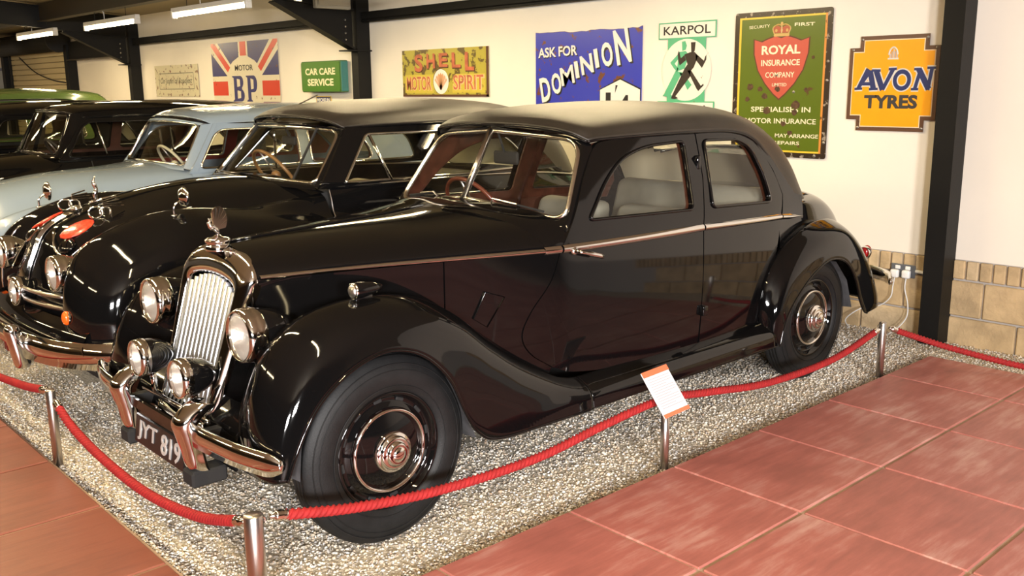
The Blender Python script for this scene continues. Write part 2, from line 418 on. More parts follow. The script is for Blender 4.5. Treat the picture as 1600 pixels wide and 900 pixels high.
# ------------------------------------------------------------------ steel frame
def column(y, label, z1, mt=M['iron'], yw=.13):
    c = empty('steel_column', (4.30, y, GZ)); tag(c, label, 'column', 'black steel columns along the back wall'); h = z1 - GZ
    mk('flange', box(-.07, -.055, -yw / 2, yw / 2, 0, h), mt, c)
    mk('flange', box(.085, .10, -yw / 2, yw / 2, 0, h), mt, c)
    mk('web', box(-.055, .085, -.03, .03, 0, h), mt, c)
    mk('side_plate', box(-.055, .085, -yw / 2, -yw / 2 + .006, 0, h), mt, c)
    return c
def rafter(y, label):
    r = empty('roof_rafter', (4.2, y, 2.6)); tag(r, label, 'rafter', 'sloping black roof rafters')
    def prof(a, b, t, z): # from x=a to b under the roof
        return a
    xs = (0, -9); w = .07
    top = [(x, eave(4.2 + x) - .03 - 2.6) for x in xs]
    d = .33
    V = []
    for x, z in top:
        V += [(x, -w, z), (x, w, z), (x, w, z - .02), (x, -w, z - .02)]
    mk('top_flange', (V, [(0, 1, 5, 4), (1, 2, 6, 5), (2, 3, 7, 6), (3, 0, 4, 7), (0, 3, 2, 1), (4, 5, 6, 7)]), M['iron'], r)
    V2 = [(v[0], v[1], v[2] - d + .02) for v in V]
    mk('bottom_flange', (V2, [(0, 1, 5, 4), (1, 2, 6, 5), (2, 3, 7, 6), (3, 0, 4, 7), (0, 3, 2, 1), (4, 5, 6, 7)]), M['iron'], r)
    V3 = []
    for x, z in top: V3 += [(x, -.045, z), (x, .045, z), (x, .045, z - d), (x, -.045, z - d)]
    mk('web', (V3, [(0, 1, 5, 4), (1, 2, 6, 5), (2, 3, 7, 6), (3, 0, 4, 7), (0, 3, 2, 1), (4, 5, 6, 7)]), M['iron'], r)
    zt = top[0][1] - d
    hv = [(-.0, zt), (-.95, zt + .085 * .95), (-.95, zt + .085 * .95 - .015), (-.0, zt - .40)]
    V4 = [(x, -.02, z) for x, z in hv] + [(x, .02, z) for x, z in hv]
    mk('haunch_plate', (V4, [(0, 1, 2, 3), (7, 6, 5, 4), (0, 4, 5, 1), (1, 5, 6, 2), (2, 6, 7, 3), (3, 7, 4, 0)]), M['iron'], r)
    fl = [(-.95, zt + .066), (-.0, zt - .40), (.0, zt - .42), (-.97, zt + .05)]
    V5 = [(x, -w, z) for x, z in fl] + [(x, w, z) for x, z in fl]
    mk('haunch_flange', (V5, [(0, 1, 2, 3), (7, 6, 5, 4), (0, 4, 5, 1), (1, 5, 6, 2), (2, 6, 7, 3), (3, 7, 4, 0)]), M['iron'], r)
    mk('base_plate', box(-.11, .21, -.10, .10, zt - .435, zt - .42), M['iron'], r)
    for k in range(4): mk('bolt', lathe([(0, -.012), (.011, -.012), (.011, 0)], (-.10, -.045, zt - .1 - .07 * k), 'x', 8), M['steel'], r)
    return r
column(.175, 'black steel column standing beside the orange sign', 2.83)
column(6.83, 'black steel column standing between the green sign and the yellow sign', 2.83)
column(13.45, 'black steel column standing left of the small cream sign', 2.83)
column(16.5, 'black steel column beside the pale roller shutter', 2.5, yw=.16)
column(20.6, 'black steel column at the far edge of the roller shutter', 2.5, yw=.2)
rafter(6.83, 'black rafter with a haunch above the green sign'); rafter(13.45, 'black rafter sloping up from left of the small cream sign')
for n_, (ya, yb), lab in ((1, (.26, 6.75), 'black rail along the wall above the yellow and blue signs'), (2, (6.91, 13.37), 'black rail along the wall above the flag sign')):
    g = empty('wall_rail', (4.33, (ya + yb) / 2, 2.42)); tag(g, lab, 'rail', 'horizontal rails along the back wall')
    L = (yb - ya) / 2
    mk('rail_channel', rbox(-.05, .07, -L, L, -.02, .065, .008, 1), M['iron'], g); mk('rail_lip', rbox(-.05, -.03, -L, L, -.045, -.02, .004, 1), M['iron'], g)
pu = empty('roof_purlin', (2.95, 12, 2.85)); tag(pu, 'brown purlin running under the ceiling over the far cars', 'beam')
mk('web', box(-.03, .03, -11, 11.8, -.14, .1), M['beam'], pu); mk('bottom_flange', box(-.07, .07, -11, 11.8, -.155, -.14), M['beam'], pu)
hb = empty('junction_box', (3.9, 6.81, 2.60)); tag(hb, 'grey box fixed to the rafter by the column top', 'box'); mk('body', rbox(-.22, .22, -.12, -.05, -.10, .14, .01, 1), mat('grey_box', (.35, .33, .28), .5), hb)
mk('lid', rbox(-.19, .19, -.135, -.12, -.07, .11, .006, 1), mat('grey_box_lid', (.40, .37, .31), .5), hb)
li = empty('lintel_beam', (4.30, 15.0, 2.45)); tag(li, 'dark lintel beam above the blank cream bay', 'beam'); mk('web', box(-.03, .08, -1.47, 1.41, -.22, .1), M['iron'], li); mk('bottom_flange', box(-.09, .09, -1.47, 1.41, -.235, -.22), M['beam'], li)
# roller shutter
sh = empty('roller_shutter', (4.33, 18.5, GZ)); tag(sh, 'pale slatted roller shutter closed in the far bay', 'shutter')
for k in range(23):
    z = k * .107; mk('slat', rbox(-.016 if k % 2 else -.012, .02, -1.75, 1.75, z + .004, z + .103, .008, 1), M['shutter'], sh)
mk('guide', box(-.05, .05, -1.83, -1.75, 0, 2.5), M['iron'], sh); mk('guide', box(-.05, .05, 1.75, 1.83, 0, 2.5), M['iron'], sh)
dr = mk('drum', lathe([(0, -1.9), (.20, -1.9), (.20, 1.9), (0, 1.9)], (-.18, 0, 2.62), 'y', 24), M['iron'], sh, True)
mk('drum_end_plate', lathe([(0, -1.93), (.22, -1.93), (.22, -1.9), (0, -1.9)], (-.18, 0, 2.62), 'y', 24), M['dark'], sh)
tag(mk('pull_cord', tube(cr([(4.22, 19.3, 2.35), (4.22, 18.4, 2.05), (4.22, 17.4, 1.88), (4.22, 16.6, 1.82)], 5), .012, 6), M['dark'], None), 'thin dark cord hanging across the roller shutter', 'cord')

# ------------------------------------------------------------------ fluorescent battens
def batten(x, y, z, label, rz=0):
    e = empty('fluorescent_light', (x, y, z), (0, 0, rz)); tag(e, label, 'ceiling light', 'fluorescent lights hung from the roof')
    mk('batten_body', rbox(-.03, .03, -.93, .93, .03, .085, .006, 1), M['batten'], e)
    for s in (-1, 1): mk('end_cap', rbox(-.035, .035, s * .905 - .02, s * .905 + .02, -.03, .06, .006, 1), M['batten'], e)
    mk('tube', lathe([(0, -.89), (.019, -.89), (.019, .89), (0, .89)], (0, 0, 0), 'y', 12), M['tubeglow'], e, True)
    top = eave(x) - z
    for s in (-.55, .55): mk('hanging_wire', tube([(0, s, .08), (0, s, top)], .004, 5), M['dark'], e)
    mk('feed_cable', tube(cr([(0, .2, .085), (.01, .24, .18), (.0, .33, .24), (0, .36, top)], 4), .006, 6), M['cable'], e)
    ld = bpy.data.lights.new('tube_light', 'AREA'); ld.shape = 'RECTANGLE'; ld.size = .04; ld.size_y = 1.78
    ld.energy = TUBE_W; ld.color = TUBE_COL; ld.spread = math.pi
    lo = bpy.data.objects.new('tube_light', ld); COL.objects.link(lo); lo.parent = e; lo.location = (0, 0, -.024)
for y, lab in ((7.7, 'lit fluorescent tube hung nearest the column by the green sign'), (10.62, 'lit fluorescent tube above the small cream sign'), (13.75, 'lit fluorescent tube farthest along the roof, above the shutter')):
    batten(2.95, y, 2.5, lab)
for y in (4.9, 2.1): batten(2.95, y, 2.5, 'lit fluorescent tube out of view over the tails of the cars')
for y in (-.7, 2.1, 4.9, 7.7, 10.5, 13.3): batten(-.6, y, 2.75, 'lit fluorescent tube out of view over the noses of the cars')
for x, y in ((1.2, 17.2), (-.6, 16.1)): batten(x, y, 2.6, 'lit fluorescent tube out of view before the roller shutter')
for y in (2.1, 4.9, 7.7, 10.5): batten(-4.0, y, 2.85, 'lit fluorescent tube out of view over the visitors')
# unseen fill lamps added behind the camera for cool frontal light
for x, y in ((-5.6, -6.6), (-3.4, -7.6)):
    e = empty('fill_lamp', (x, y, 2.35)); tag(e, 'added white fill lamp on a stand out of view', 'lamp', 'added fill lamps out of view')
    d = Vector((1.2, 1.3, .3)) - Vector((x, y, 2.35)); q = d.to_track_quat('-Z', 'Y').to_euler()
    h_ = empty('lamp_head', (0, 0, 0), q, e); h_.name = 'lamp_head'
    mk('housing', box(-.52, .52, -.37, .37, .01, .09), M['iron'], h_)
    mk('pole', tube([(0, 0, -.02), (0, 0, -2.33)], .02, 8), M['iron'], e)
    ld = bpy.data.lights.new('fill_light', 'AREA'); ld.shape = 'RECTANGLE'; ld.size = 1.0; ld.size_y = .7; ld.energy = FILL_W; ld.color = FILL_COL; ld.spread = math.radians(120)
    lo = bpy.data.objects.new('fill_light', ld); COL.objects.link(lo); lo.parent = h_; lo.location = (0, 0, 0)

# ------------------------------------------------------------------ enamel signs on the back wall
ROT = (math.pi / 2, 0, -math.pi / 2)      # local x to the right, y up, z out of the wall
def sign(name, label, tl, tr, br, bl=None, X=4.385):
    a, b, c = onx(*tl, X), onx(*tr, X), onx(*br, X)
    y0, y1 = a[1], (b[1] + c[1]) / 2 if bl is not None else b[1]
    zt = (a[2] + b[2]) / 2; zb = c[2]
    W, Hh = abs(y0 - y1), zt - zb
    e = empty(name, (X, (y0 + y1) / 2, (zt + zb) / 2), ROT); tag(e, label, 'sign', 'old advertising signs on the back wall')
    return e, W, Hh
def rect(x0, x1, y0, y1, z0=-.004, z1=0.0): return slab([(x0, y0), (x1, y0), (x1, y1), (x0, y1)], z0, z1)
def circ(cx, cy, rx, ry, n=40, a0=0): return [(cx + rx * math.cos(a0 + 2 * math.pi * i / n), cy + ry * math.sin(a0 + 2 * math.pi * i / n)) for i in range(n)]
ink = mat('black_ink', (.012, .010, .009), .4); cream = enamel('cream_enamel', (.78, .70, .52), .36, 14)
white_e = enamel('white_enamel', (.80, .77, .70), .33, 12); red_e = enamel('red_enamel_sign', (.62, .06, .03), .35, 10)
blue_e = enamel('navy_enamel', (.045, .045, .16), .37, 14); nail = mat('nail_head', (.3, .27, .24), .4, .8)
def nails(e, pts, r=.008):
    for x, y in pts: mk('nail', xf(lathe([(0, .004), (r * .6, .003), (r, 0)], (0, 0, 0), 'z', 8), Matrix.Translation((x, y, .001))), nail, e, True)

# small cream script sign
e, W, Hh = sign('enamel_sign', 'small cream enamel sign with black script lettering', (241, 103), (308, 100), (312, 151))
mk('plate', rect(-W / 2, W / 2, -Hh / 2, Hh / 2), enamel('cream_chipped', (.66, .60, .42), .42, 12), e)
fr = mat('grey_ink', (.20, .19, .13), .5)
x1, y1, y2 = W * .40, Hh * .24, -Hh * .26
for a in (rect(-x1, x1, y1 - .006, y1 + .006, .0005, .001), rect(-x1, x1, y2 - .006, y2 + .006, .0005, .001), rect(-x1 - .006, -x1 + .006, y2, y1, .0005, .001), rect(x1 - .006, x1 + .006, y2, y1, .0005, .001)):
    mk('border_line', a, fr, e)
text('lettering', 'On Jopin of Roadjest', fr, e, 0, -.01, W * .74, Hh * .24, shear=.35, bold=.01)
nails(e, [(-W * .1, Hh * .47), (W * .15, Hh * .46), (W * .36, Hh * .47), (-W * .2, -Hh * .45), (W * .25, -Hh * .44)], .016)

# flag sign
e, W, Hh = sign('enamel_sign', 'square flag sign in red, white and navy with two big navy letters', (329, 69), (433, 60), (437, 170))
mk('plate', rect(-W / 2, W / 2, -Hh / 2, Hh / 2), enamel('flag_cream', (.72, .65, .48), .36, 12), e)
u, v = W / 2, Hh / 2
cy = -.18 * v    # centre of the flag
for sx in (-1, 1):
    mk('blue_field', slab([(sx * .14 * u, v), (sx * .78 * u, v), (sx * .40 * u, .33 * v), (sx * .33 * u, .42 * v), (sx * .14 * u, .55 * v)][::-sx], .0002, .0012), blue_e, e)
    mk('blue_field', slab([(sx * u, .70 * v), (sx * u, -.02 * v), (sx * .52 * u, -.02 * v)][::-sx], .0002, .0012), blue_e, e)
    mk('red_saltire', slab([(sx * .88 * u, v), (sx * u, v), (sx * u, .92 * v), (sx * .50 * u, .10 * v), (sx * .42 * u, .24 * v)][::-sx], .0002, .0014), red_e, e)
    mk('red_bar', slab([(sx * u, -.18 * v), (sx * u, -.62 * v), (sx * .52 * u, -.62 * v), (sx * .52 * u, -.18 * v)][::sx], .0002, .0014), red_e, e)
    mk('blue_field', slab([(sx * u, -.80 * v), (sx * u, -v), (sx * .52 * u, -v), (sx * .52 * u, -.80 * v)][::sx], .0002, .0012), blue_e, e)
mk('red_post', rect(-.09 * u, .09 * u, .58 * v, v, .0002, .0014), red_e, e)
text('small_lettering', 'MOTOR', ink, e, 0, .22 * v, W * .27, Hh * .085, bold=.012)
def serif_B(x0, x1, y0, y1):
    w_ = x1 - x0; h_ = y1 - y0; t = w_ * .30
    outer = [(x0 - .05 * w_, y0), (x0 + .72 * w_, y0)] + [(x0 + .70 * w_ + .30 * w_ * math.cos(a), y0 + .24 * h_ + .24 * h_ * math.sin(a)) for a in np.linspace(-1.4, 1.25, 7)] \
        + [(x0 + .68 * w_ + .26 * w_ * math.cos(a), y0 + .76 * h_ + .24 * h_ * math.sin(a)) for a in np.linspace(-1.2, 1.4, 7)] + [(x0 + .7 * w_, y1), (x0 - .05 * w_, y1), (x0 - .05 * w_, y1 - .04 * h_), (x0 + .08 * w_, y1 - .08 * h_), (x0 + .08 * w_, y0 + .08 * h_), (x0 - .05 * w_, y0 + .04 * h_)]
    holes = [[(x0 + .36 * w_, y0 + .11 * h_), (x0 + .66 * w_, y0 + .14 * h_), (x0 + .68 * w_, y0 + .40 * h_), (x0 + .36 * w_, y0 + .44 * h_)],
             [(x0 + .36 * w_, y0 + .57 * h_), (x0 + .64 * w_, y0 + .60 * h_), (x0 + .64 * w_, y0 + .86 * h_), (x0 + .36 * w_, y0 + .89 * h_)]]
    return outer, holes
def serif_P(x0, x1, y0, y1):
    w_ = x1 - x0; h_ = y1 - y0
    outer = [(x0 - .05 * w_, y0), (x0 + .48 * w_, y0), (x0 + .48 * w_, y0 + .04 * h_), (x0 + .37 * w_, y0 + .08 * h_), (x0 + .37 * w_, y0 + .36 * h_), (x0 + .62 * w_, y0 + .36 * h_)] \
        + [(x0 + .66 * w_ + .30 * w_ * math.cos(a), y0 + .68 * h_ + .32 * h_ * math.sin(a)) for a in np.linspace(-1.3, 1.35, 9)] + [(x0 + .66 * w_, y1), (x0 - .05 * w_, y1), (x0 - .05 * w_, y1 - .04 * h_), (x0 + .08 * w_, y1 - .08 * h_), (x0 + .08 * w_, y0 + .08 * h_), (x0 - .05 * w_, y0 + .04 * h_)]
    return outer, [[(x0 + .37 * w_, y0 + .47 * h_), (x0 + .62 * w_, y0 + .50 * h_), (x0 + .64 * w_, y0 + .84 * h_), (x0 + .37 * w_, y0 + .89 * h_)]]
def glyph(name, oh, m_, e, z=.0015):
    outer, holes = oh; L = [outer] + holes; pts = [p for l in L for p in l]; ed = []; b = 0
    for l in L: ed += [(b + i, b + (i + 1) % len(l)) for i in range(len(l))]; b += len(l)
    v2, _, f2 = delaunay_2d_cdt([Vector(p) for p in pts], ed, [], 1, 1e-6)[:3]
    F = [tuple(f) for f in f2 if inside((sum(v2[i][0] for i in f) / 3, sum(v2[i][1] for i in f) / 3), outer) and not any(inside((sum(v2[i][0] for i in f) / 3, sum(v2[i][1] for i in f) / 3), h) for h in holes)]
    return mk(name, ([(p[0], p[1], z) for p in v2], F), m_, e)
glyph('big_letter', serif_B(-.36 * u, -.02 * u, -.80 * v, -.02 * v), blue_e, e)
glyph('big_letter', serif_P(.06 * u, .38 * u, -.80 * v, -.02 * v), blue_e, e)

# green light box
e, W, Hh = sign('light_box_sign', 'green box sign with cream capital lettering', (470, 97), (531, 93.5), (531, 144), X=4.27)
gb = mat('green_sign_face', (.055, .17, .012), .35); W2 = W / 2; H2 = Hh / 2
mk('case', rbox(-W2, W2, -H2, H2, -.11, 0, .014, 2), mat('green_case', (.04, .13, .03), .4), e)
mk('face', slab(roundpoly([(-W2 + .01, -H2 + .01), (W2 - .01, -H2 + .01), (W2 - .01, H2 - .01), (-W2 + .01, H2 - .01)], .03, 4).tolist(), 0, .006), gb, e)
mk('side_band', rbox(W2 - .004, W2 + .006, -H2 + .012, H2 - .012, -.10, -.012, .003, 1), mat('teal_band', (.05, .20, .19), .25), e)
lc = mat('cream_lettering', (.82, .74, .50), .45)
text('lettering', 'CAR CARE', lc, e, 0, H2 * .33, W * .76, Hh * .22, .0065, bold=.03); text('lettering', 'SERVICE', lc, e, 0, -H2 * .36, W * .66, Hh * .23, .0065, bold=.03)
# small navy and yellow sign
e, W, Hh = sign('enamel_sign', 'tiny navy and yellow sign under the green box sign', (494, 151), (517, 149.5), (517, 176))
mk('plate', rect(-W / 2, W / 2, -Hh / 2, Hh / 2), mat('yellow_sign', (.80, .55, .05), .4), e)
mk('navy_band', rect(-W / 2 + .01, W / 2 - .01, Hh * .04, Hh / 2 - .01, .0002, .001), blue_e, e); text('lettering', 'MICHELIN', white_e, e, 0, Hh * .26, W * .86, Hh * .24, bold=.03)
mk('white_border', rect(-W / 2, W / 2, Hh * .0, Hh * .04, .0002, .0012), white_e, e)

# yellow sign
e, W, Hh = sign('enamel_sign', 'weathered yellow sign with red lettering around an oval shell emblem', (628, 79), (763, 72.5), (763, 151))
mk('plate', rect(-W / 2, W / 2, -Hh / 2, Hh / 2), enamel('yellow_weathered', (.44, .37, .05), .47, 7, (.12, .08, .02)), e)
yl = enamel('yellow_panel', (.58, .46, .06), .40, 9, (.2, .12, .03)); rd = mat('faded_red', (.50, .13, .06), .5, var=.3, vscale=12); rs = mat('brown_shadow', (.09, .03, .012), .6)
for x0, x1 in ((-.47, -.12), (.10, .46)): mk('yellow_panel', rect(W * x0, W * x1, -Hh * .42, -Hh * .03, .0002, .0008), yl, e)
for i, ch in enumerate('SHELL'):
    x = W * (-.295 + .148 * i); y = Hh * (.245 + .02 * (1 - ((i - 2) / 2) ** 2)); hh = Hh * (.29 + .085 * ((i - 2) / 2) ** 2)
    yy = y - (hh - Hh * .29) * .3
    text('letter_shadow', ch, rs, e, x + .010, yy - .012, W * .105, hh, .0012, bold=.035, ext=.0003); text('letter', ch, rd, e, x, yy, W * .10, hh, .0018, bold=.03)
pk = mat('pink_edge', (.78, .50, .25), .5)
text('lettering_edge', 'MOTOR', pk, e, -W * .293, -Hh * .22, W * .315, Hh * .31, .0010, bold=.05, ext=.0003); text('lettering', 'MOTOR', rd, e, -W * .297, -Hh * .215, W * .30, Hh * .29, .0016, bold=.01)
text('lettering_edge', 'SPIRIT', pk, e, W * .283, -Hh * .21, W * .345, Hh * .32, .0010, bold=.05, ext=.0003); text('lettering', 'SPIRIT', rd, e, W * .279, -Hh * .205, W * .33, Hh * .30, .0016, bold=.01)
mk('oval_shadow', slab(circ(-.035 * W, -.18 * Hh, .088 * W, .27 * Hh), .0002, .0018), rs, e)
mk('oval', slab(circ(-.03 * W, -.185 * Hh, .088 * W, .262 * Hh), .0004, .0024), white_e, e)
for k in range(7):
    a = math.pi / 2 + (k - 3) * .27; c0 = (-.03 * W, -.36 * Hh)
    tipx, tipy = c0[0] + .085 * W * math.cos(a) * 1.0, c0[1] + .36 * Hh * math.sin(a)
    mk('shell_rib', slab([(c0[0] - .008, c0[1]), (c0[0] + .008, c0[1]), (tipx + .017, tipy - .02), (tipx, tipy), (tipx - .017, tipy - .02)], .0026, .004), mat('shell_rib_%d' % k, (.66, .32 + .02 * abs(k - 3), .14 + .03 * abs(k - 3)), .5), e)
mk('brown_edge', rect(W * .475, W * .5, -Hh / 2, Hh / 2, .0002, .001), rs, e); mk('brown_edge', rect(-W * .5, W * .5, -Hh * .5, -Hh * .455, .0002, .001), rs, e)

# blue sign
e, W, Hh = sign('enamel_sign', 'large blue sign with white slanted lettering and rust chips', (837, 51), (1004, 41), (1003, 182))
edge = [(-W / 2, -Hh / 2), (W / 2, -Hh / 2), (W / 2, Hh / 2)]
for k in range(1, 24):
    x = W / 2 - W * k / 24; edge.append((x, Hh / 2 - (.004 + .014 * rng.random() if k < 17 else .002 + .004 * rng.random())))
edge.append((-W / 2, Hh / 2))
mk('plate', slab(edge, -.004, 0), enamel('blue_rusty', (.035, .045, .42), .42, 8), e)
mk('rust_edge', slab([(p[0], p[1] + .003) for p in edge[2:]] + [(p[0], p[1] - .012 - .012 * rng.random()) for p in edge[2:][::-1]], -.006, -.001), mat('rust', (.13, .05, .025), .8, var=.5, vscale=40), e)
wl = enamel('white_letter', (.80, .77, .70), .36, 9, (.22, .09, .04))
text('letter_shadow', 'ASK FOR', ink, e, -W * .278 + .008, Hh * .262 - .008, W * .40, Hh * .125, .0006, bold=.03, ext=.0003, rot=.03)
text('lettering', 'ASK FOR', wl, e, -W * .278, Hh * .262, W * .39, Hh * .12, .0014, bold=.025, rot=.03)
LT = [('D', -.40, -.21, .10, .30), ('O', -.288, -.14, .095, .255), ('M', -.18, -.045, .13, .22), ('I', -.087, .02, .035, .20), ('N', .008, .08, .115, .225), ('I', .098, .145, .035, .22), ('O', .195, .185, .10, .28), ('N', .33, .27, .13, .40)]
for ch, x, y, ww, hh in LT:
    x *= W; y *= Hh; y += .02 * Hh
    text('letter_shadow', ch, ink, e, x + .016, y - .014, W * ww, Hh * hh, .0006, bold=.012 if ch == 'M' else .03, ext=.0003, rot=.20); text('letter', ch, wl, e, x, y, W * ww, Hh * hh, .0014, bold=.012 if ch == 'M' else .03, rot=.20)
xa, xb_, yb_, yt, ya = W * .135, W * .495, -Hh * .5, -Hh * .085, -Hh * .20
mk('house_outline', slab([(xa - .008, yb_), (xb_, yb_), (xb_, ya + .01), ((xa + xb_) / 2, yt + .012), (xa - .008, ya + .006)], .0002, .0008), ink, e)
mk('house_panel', slab([(xa, yb_), (xb_ - .008, yb_), (xb_ - .008, ya), ((xa + xb_) / 2, yt), (xa, ya)], .0004, .0014), wl, e)
text('numeral', '1', ink, e, xa + W * .075, -Hh * .37, W * .045, Hh * .28, .0018, bold=.04); text('numeral', '4', ink, e, xa + W * .215, -Hh * .385, W * .10, Hh * .25, .0018, bold=.05)
mk('tick', slab([(xa + W * .135, -Hh * .24), (xa + W * .16, -Hh * .15), (xa + W * .14, -Hh * .145)], .0016, .002), ink, e)

# oval sign with two striding silhouettes
e, W, Hh = sign('enamel_sign', 'white and green oval sign with two striding silhouettes', (1030, 37), (1120, 30), (1117, 196))
u, v = W / 2, Hh / 2; gr = enamel('mint_green', (.10, .42, .22), .34, 12); bk = mat('brown_black', (.028, .018, .014), .45)
wc = enamel('white_oval', (.78, .73, .64), .31, 9)
mk('top_plate', rect(-u, u, v * .68, v, -.004, .001), gr, e); mk('top_plate_face', rect(-u * .965, u * .965, v * .70, v * .975, .0012, .0018), wc, e)
mk('bottom_plate', rect(-u, u, -v, -v * .54, -.004, .001), gr, e); mk('bottom_plate_face', rect(-u * .965, u * .965, -v * .98, -v * .565, .0012, .0018), wc, e)
mk('green_back', rect(-u * .66, u * .66, -v * .56, v * .70, -.004, .0006), gr, e)
mk('oval', slab(circ(0, v * .07, u * .86, v * .60, 48), -.0035, .0014), wc, e)
text('lettering', 'KARPOL', ink, e, 0, v * .84, W * .82, Hh * .085, .002, bold=.012); text('lettering', 'Car Polish', ink, e, 0, -v * .70, W * .82, Hh * .085, .002, bold=.03)
def fig(m_, dx, dy, z, pose):
    P = lambda L: [(u * (x + dx), v * (y + dy)) for x, y in L]
    for nm, L in pose: mk(nm, slab(P(L)[::-1], z, z + .0006), m_, e)
A = [('head', [(.12, .60), (.28, .60), (.26, .44), (.22, .40), (.14, .40)]), ('torso', [(-.10, .37), (.10, .41), (.26, .41), (.38, .33), (.24, .12), (.14, .05), (-.08, .10), (.02, .18)]),
     ('arm', [(.30, .38), (.42, .32), (.58, .24), (.62, .32), (.74, .40), (.66, .34), (.66, .26), (.52, .10), (.30, .26)]), ('arm', [(-.10, .36), (-.22, .30), (-.30, .45), (-.34, .38), (-.32, .28), (-.26, .16), (-.04, .26)]),
     ('leg', [(-.08, .10), (.14, .06), (.12, -.06), (-.38, -.44), (-.28, -.48), (-.42, -.50), (-.54, -.485), (-.50, -.42)]), ('leg', [(.02, .06), (.16, .05), (.50, -.24), (.58, -.20), (.60, -.23), (.42, -.34), (.36, -.30)])]
Bf = [('head', [(-.20, .62), (-.08, .63), (-.02, .54), (-.06, .46), (-.18, .44)]), ('torso', [(-.30, .42), (-.06, .44), (.06, .36), (-.08, .10), (-.36, .04)]),
      ('arm', [(-.26, .42), (-.60, .22), (-.48, .12), (-.36, .04), (-.30, .10), (-.44, .20), (-.26, .32)]), ('leg', [(-.40, .06), (-.12, .02), (-.24, -.06), (-.56, -.42), (-.60, -.45), (-.86, -.44), (-.80, -.40)]), ('leg', [(-.26, .02), (-.10, .0), (.18, -.22), (.04, -.32)])]
fig(gr, .04, 0, .0016, Bf); fig(bk, .04, 0, .0024, A)

# tall green sign
e, W, Hh = sign('enamel_sign', 'tall green sign with a red crowned shield and white lettering', (1150, 22), (1302, 10), (1290, 249), 1)
u, v = W / 2, Hh / 2
dk = enamel('dark_rusty_edge', (.035, .022, .014), .42, 20, (.3, .25, .2)); ye = enamel('yellow_line', (.72, .50, .05), .36, 16); og = enamel('orange_line', (.65, .25, .05), .36, 16)
mk('plate', slab(roundpoly([(-u, -v), (u, -v), (u, v), (-u, v)], .02, 3).tolist(), -.005, 0), dk, e)
mk('border', rect(-u * .90, u * .90, -v * .93, v * .93, .0002, .0008), ye, e); mk('border', rect(u * .86, u * .90, -v * .93, v * .93, .0006, .0011), og, e)
mk('green_field', rect(-u * .855, u * .86, -v * .905, v * .905, .0006, .0013), enamel('green_enamel', (.095, .135, .010), .355, 6, (.10, .05, .02)), e)
tx = enamel('cream_text', (.80, .73, .52), .33, 9)
def shield(k, dy=0): return [(u * x * k, v * (.30 + (y - .30) * k + dy)) for x, y in ((-.56, .62), (-.40, .585), (-.28, .62), (-.12, .655), (0, .63), (.12, .655), (.28, .62), (.40, .585), (.56, .62), (.55, .42), (.46, .20), (.30, .02), (.12, -.12), (0, -.19), (-.12, -.12), (-.30, .02), (-.46, .20), (-.55, .42))]
mk('shield_edge', slab(shield(1.05)[::-1], .0012, .0018), mat('maroon', (.10, .03, .015), .5), e); mk('shield', slab(shield(1.0)[::-1], .0016, .0023), enamel('shield_red', (.50, .09, .06), .33, 8), e)
gold = mat('gold_print', (.55, .36, .12), .45)
mk('crown_band', rect(-u * .16, u * .16, v * .655, v * .695, .0016, .0028), gold, e)
mk('crown_cap', slab([(-u * .16, v * .70), (u * .16, v * .70), (u * .18, v * .77), (u * .09, v * .80), (0, v * .775), (-u * .09, v * .80), (-u * .18, v * .77)], .0014, .0024), mat('crown_red', (.40, .10, .05), .5), e)
for s in (-1, 0, 1): mk('crown_arch', tube(cr([(s * u * .15, v * .695, .003), (s * u * .18, v * .77, .003), (s * u * .08, v * .815, .003), (0, v * .80, .003)], 4) if s else [(0, v * .70, .003), (0, v * .80, .003)], .005, 5), gold, e)
mk('crown_orb', slab(circ(0, v * .825, .011, .013, 12), .002, .003), gold, e)
for x in (-.14, 0, .14): mk('crown_jewel', slab(circ(u * x * .8, v * .735, .010, .012, 10), .0024, .003), gold, e)
for s, y, ww, hh, b_ in (('ROYAL', .475, .40, .062, .03), ('INSURANCE', .30, .40, .042, .02), ('COMPANY', .135, .30, .038, .008), ('LIMITED', .0, .15, .022, .004)):
    text('shield_lettering', s, tx, e, 0, v * y, W * ww, Hh * hh, .0026, bold=b_)
text('lettering', 'SECURITY', tx, e, -u * .47, v * .80, W * .22, Hh * .020, .0016, bold=.002, rot=.03); text('lettering', 'FIRST', tx, e, u * .46, v * .80, W * .20, Hh * .022, .0016, bold=.015, rot=-.02)
for s, y, ww, hh in (('SPECIALISES IN', -.34, .62, .036), ('MOTOR INSURANCE', -.50, .74, .036), ): text('lettering', s, tx, e, u * .04, v * y, W * ww, Hh * hh, .0016, bold=.012)
text('lettering', 'MAY ARRANGE', tx, e, u * .40, -v * .70, W * .44, Hh * .027, .0016, bold=.01); text('lettering', 'REPAIRS', tx, e, u * .20, -v * .80, W * .27, Hh * .024, .0016, bold=.01)
rm = mat('rust_spot', (.085, .042, .018), .8, var=.5, vscale=50)
for x, y, r in ((-.62, -.03, .028), (-.40, -.06, .020), (-.30, -.16, .026), (-.67, -.20, .02), (-.24, -.36, .03), (.36, -.28, .034), (.34, -.38, .022), (.12, -.54, .022), (-.03, -.06, .022), (.26, -.66, .02), (.66, .36, .014), (.55, -.07, .016)):
    mk('rust_spot', slab([(u * x + r * (.8 + .4 * rng.random()) * math.cos(a), v * y + r * (.7 + .4 * rng.random()) * math.sin(a)) for a in np.linspace(0, 6.28, 13)[:-1]], .0012, .0030), rm, e)
nails(e, [(u * .95, v * .30), (u * .95, v * .05), (0, v * .96), (u * .95, -v * .78), (u * .3, -v * .1), (u * .78, -v * .965)], .012)

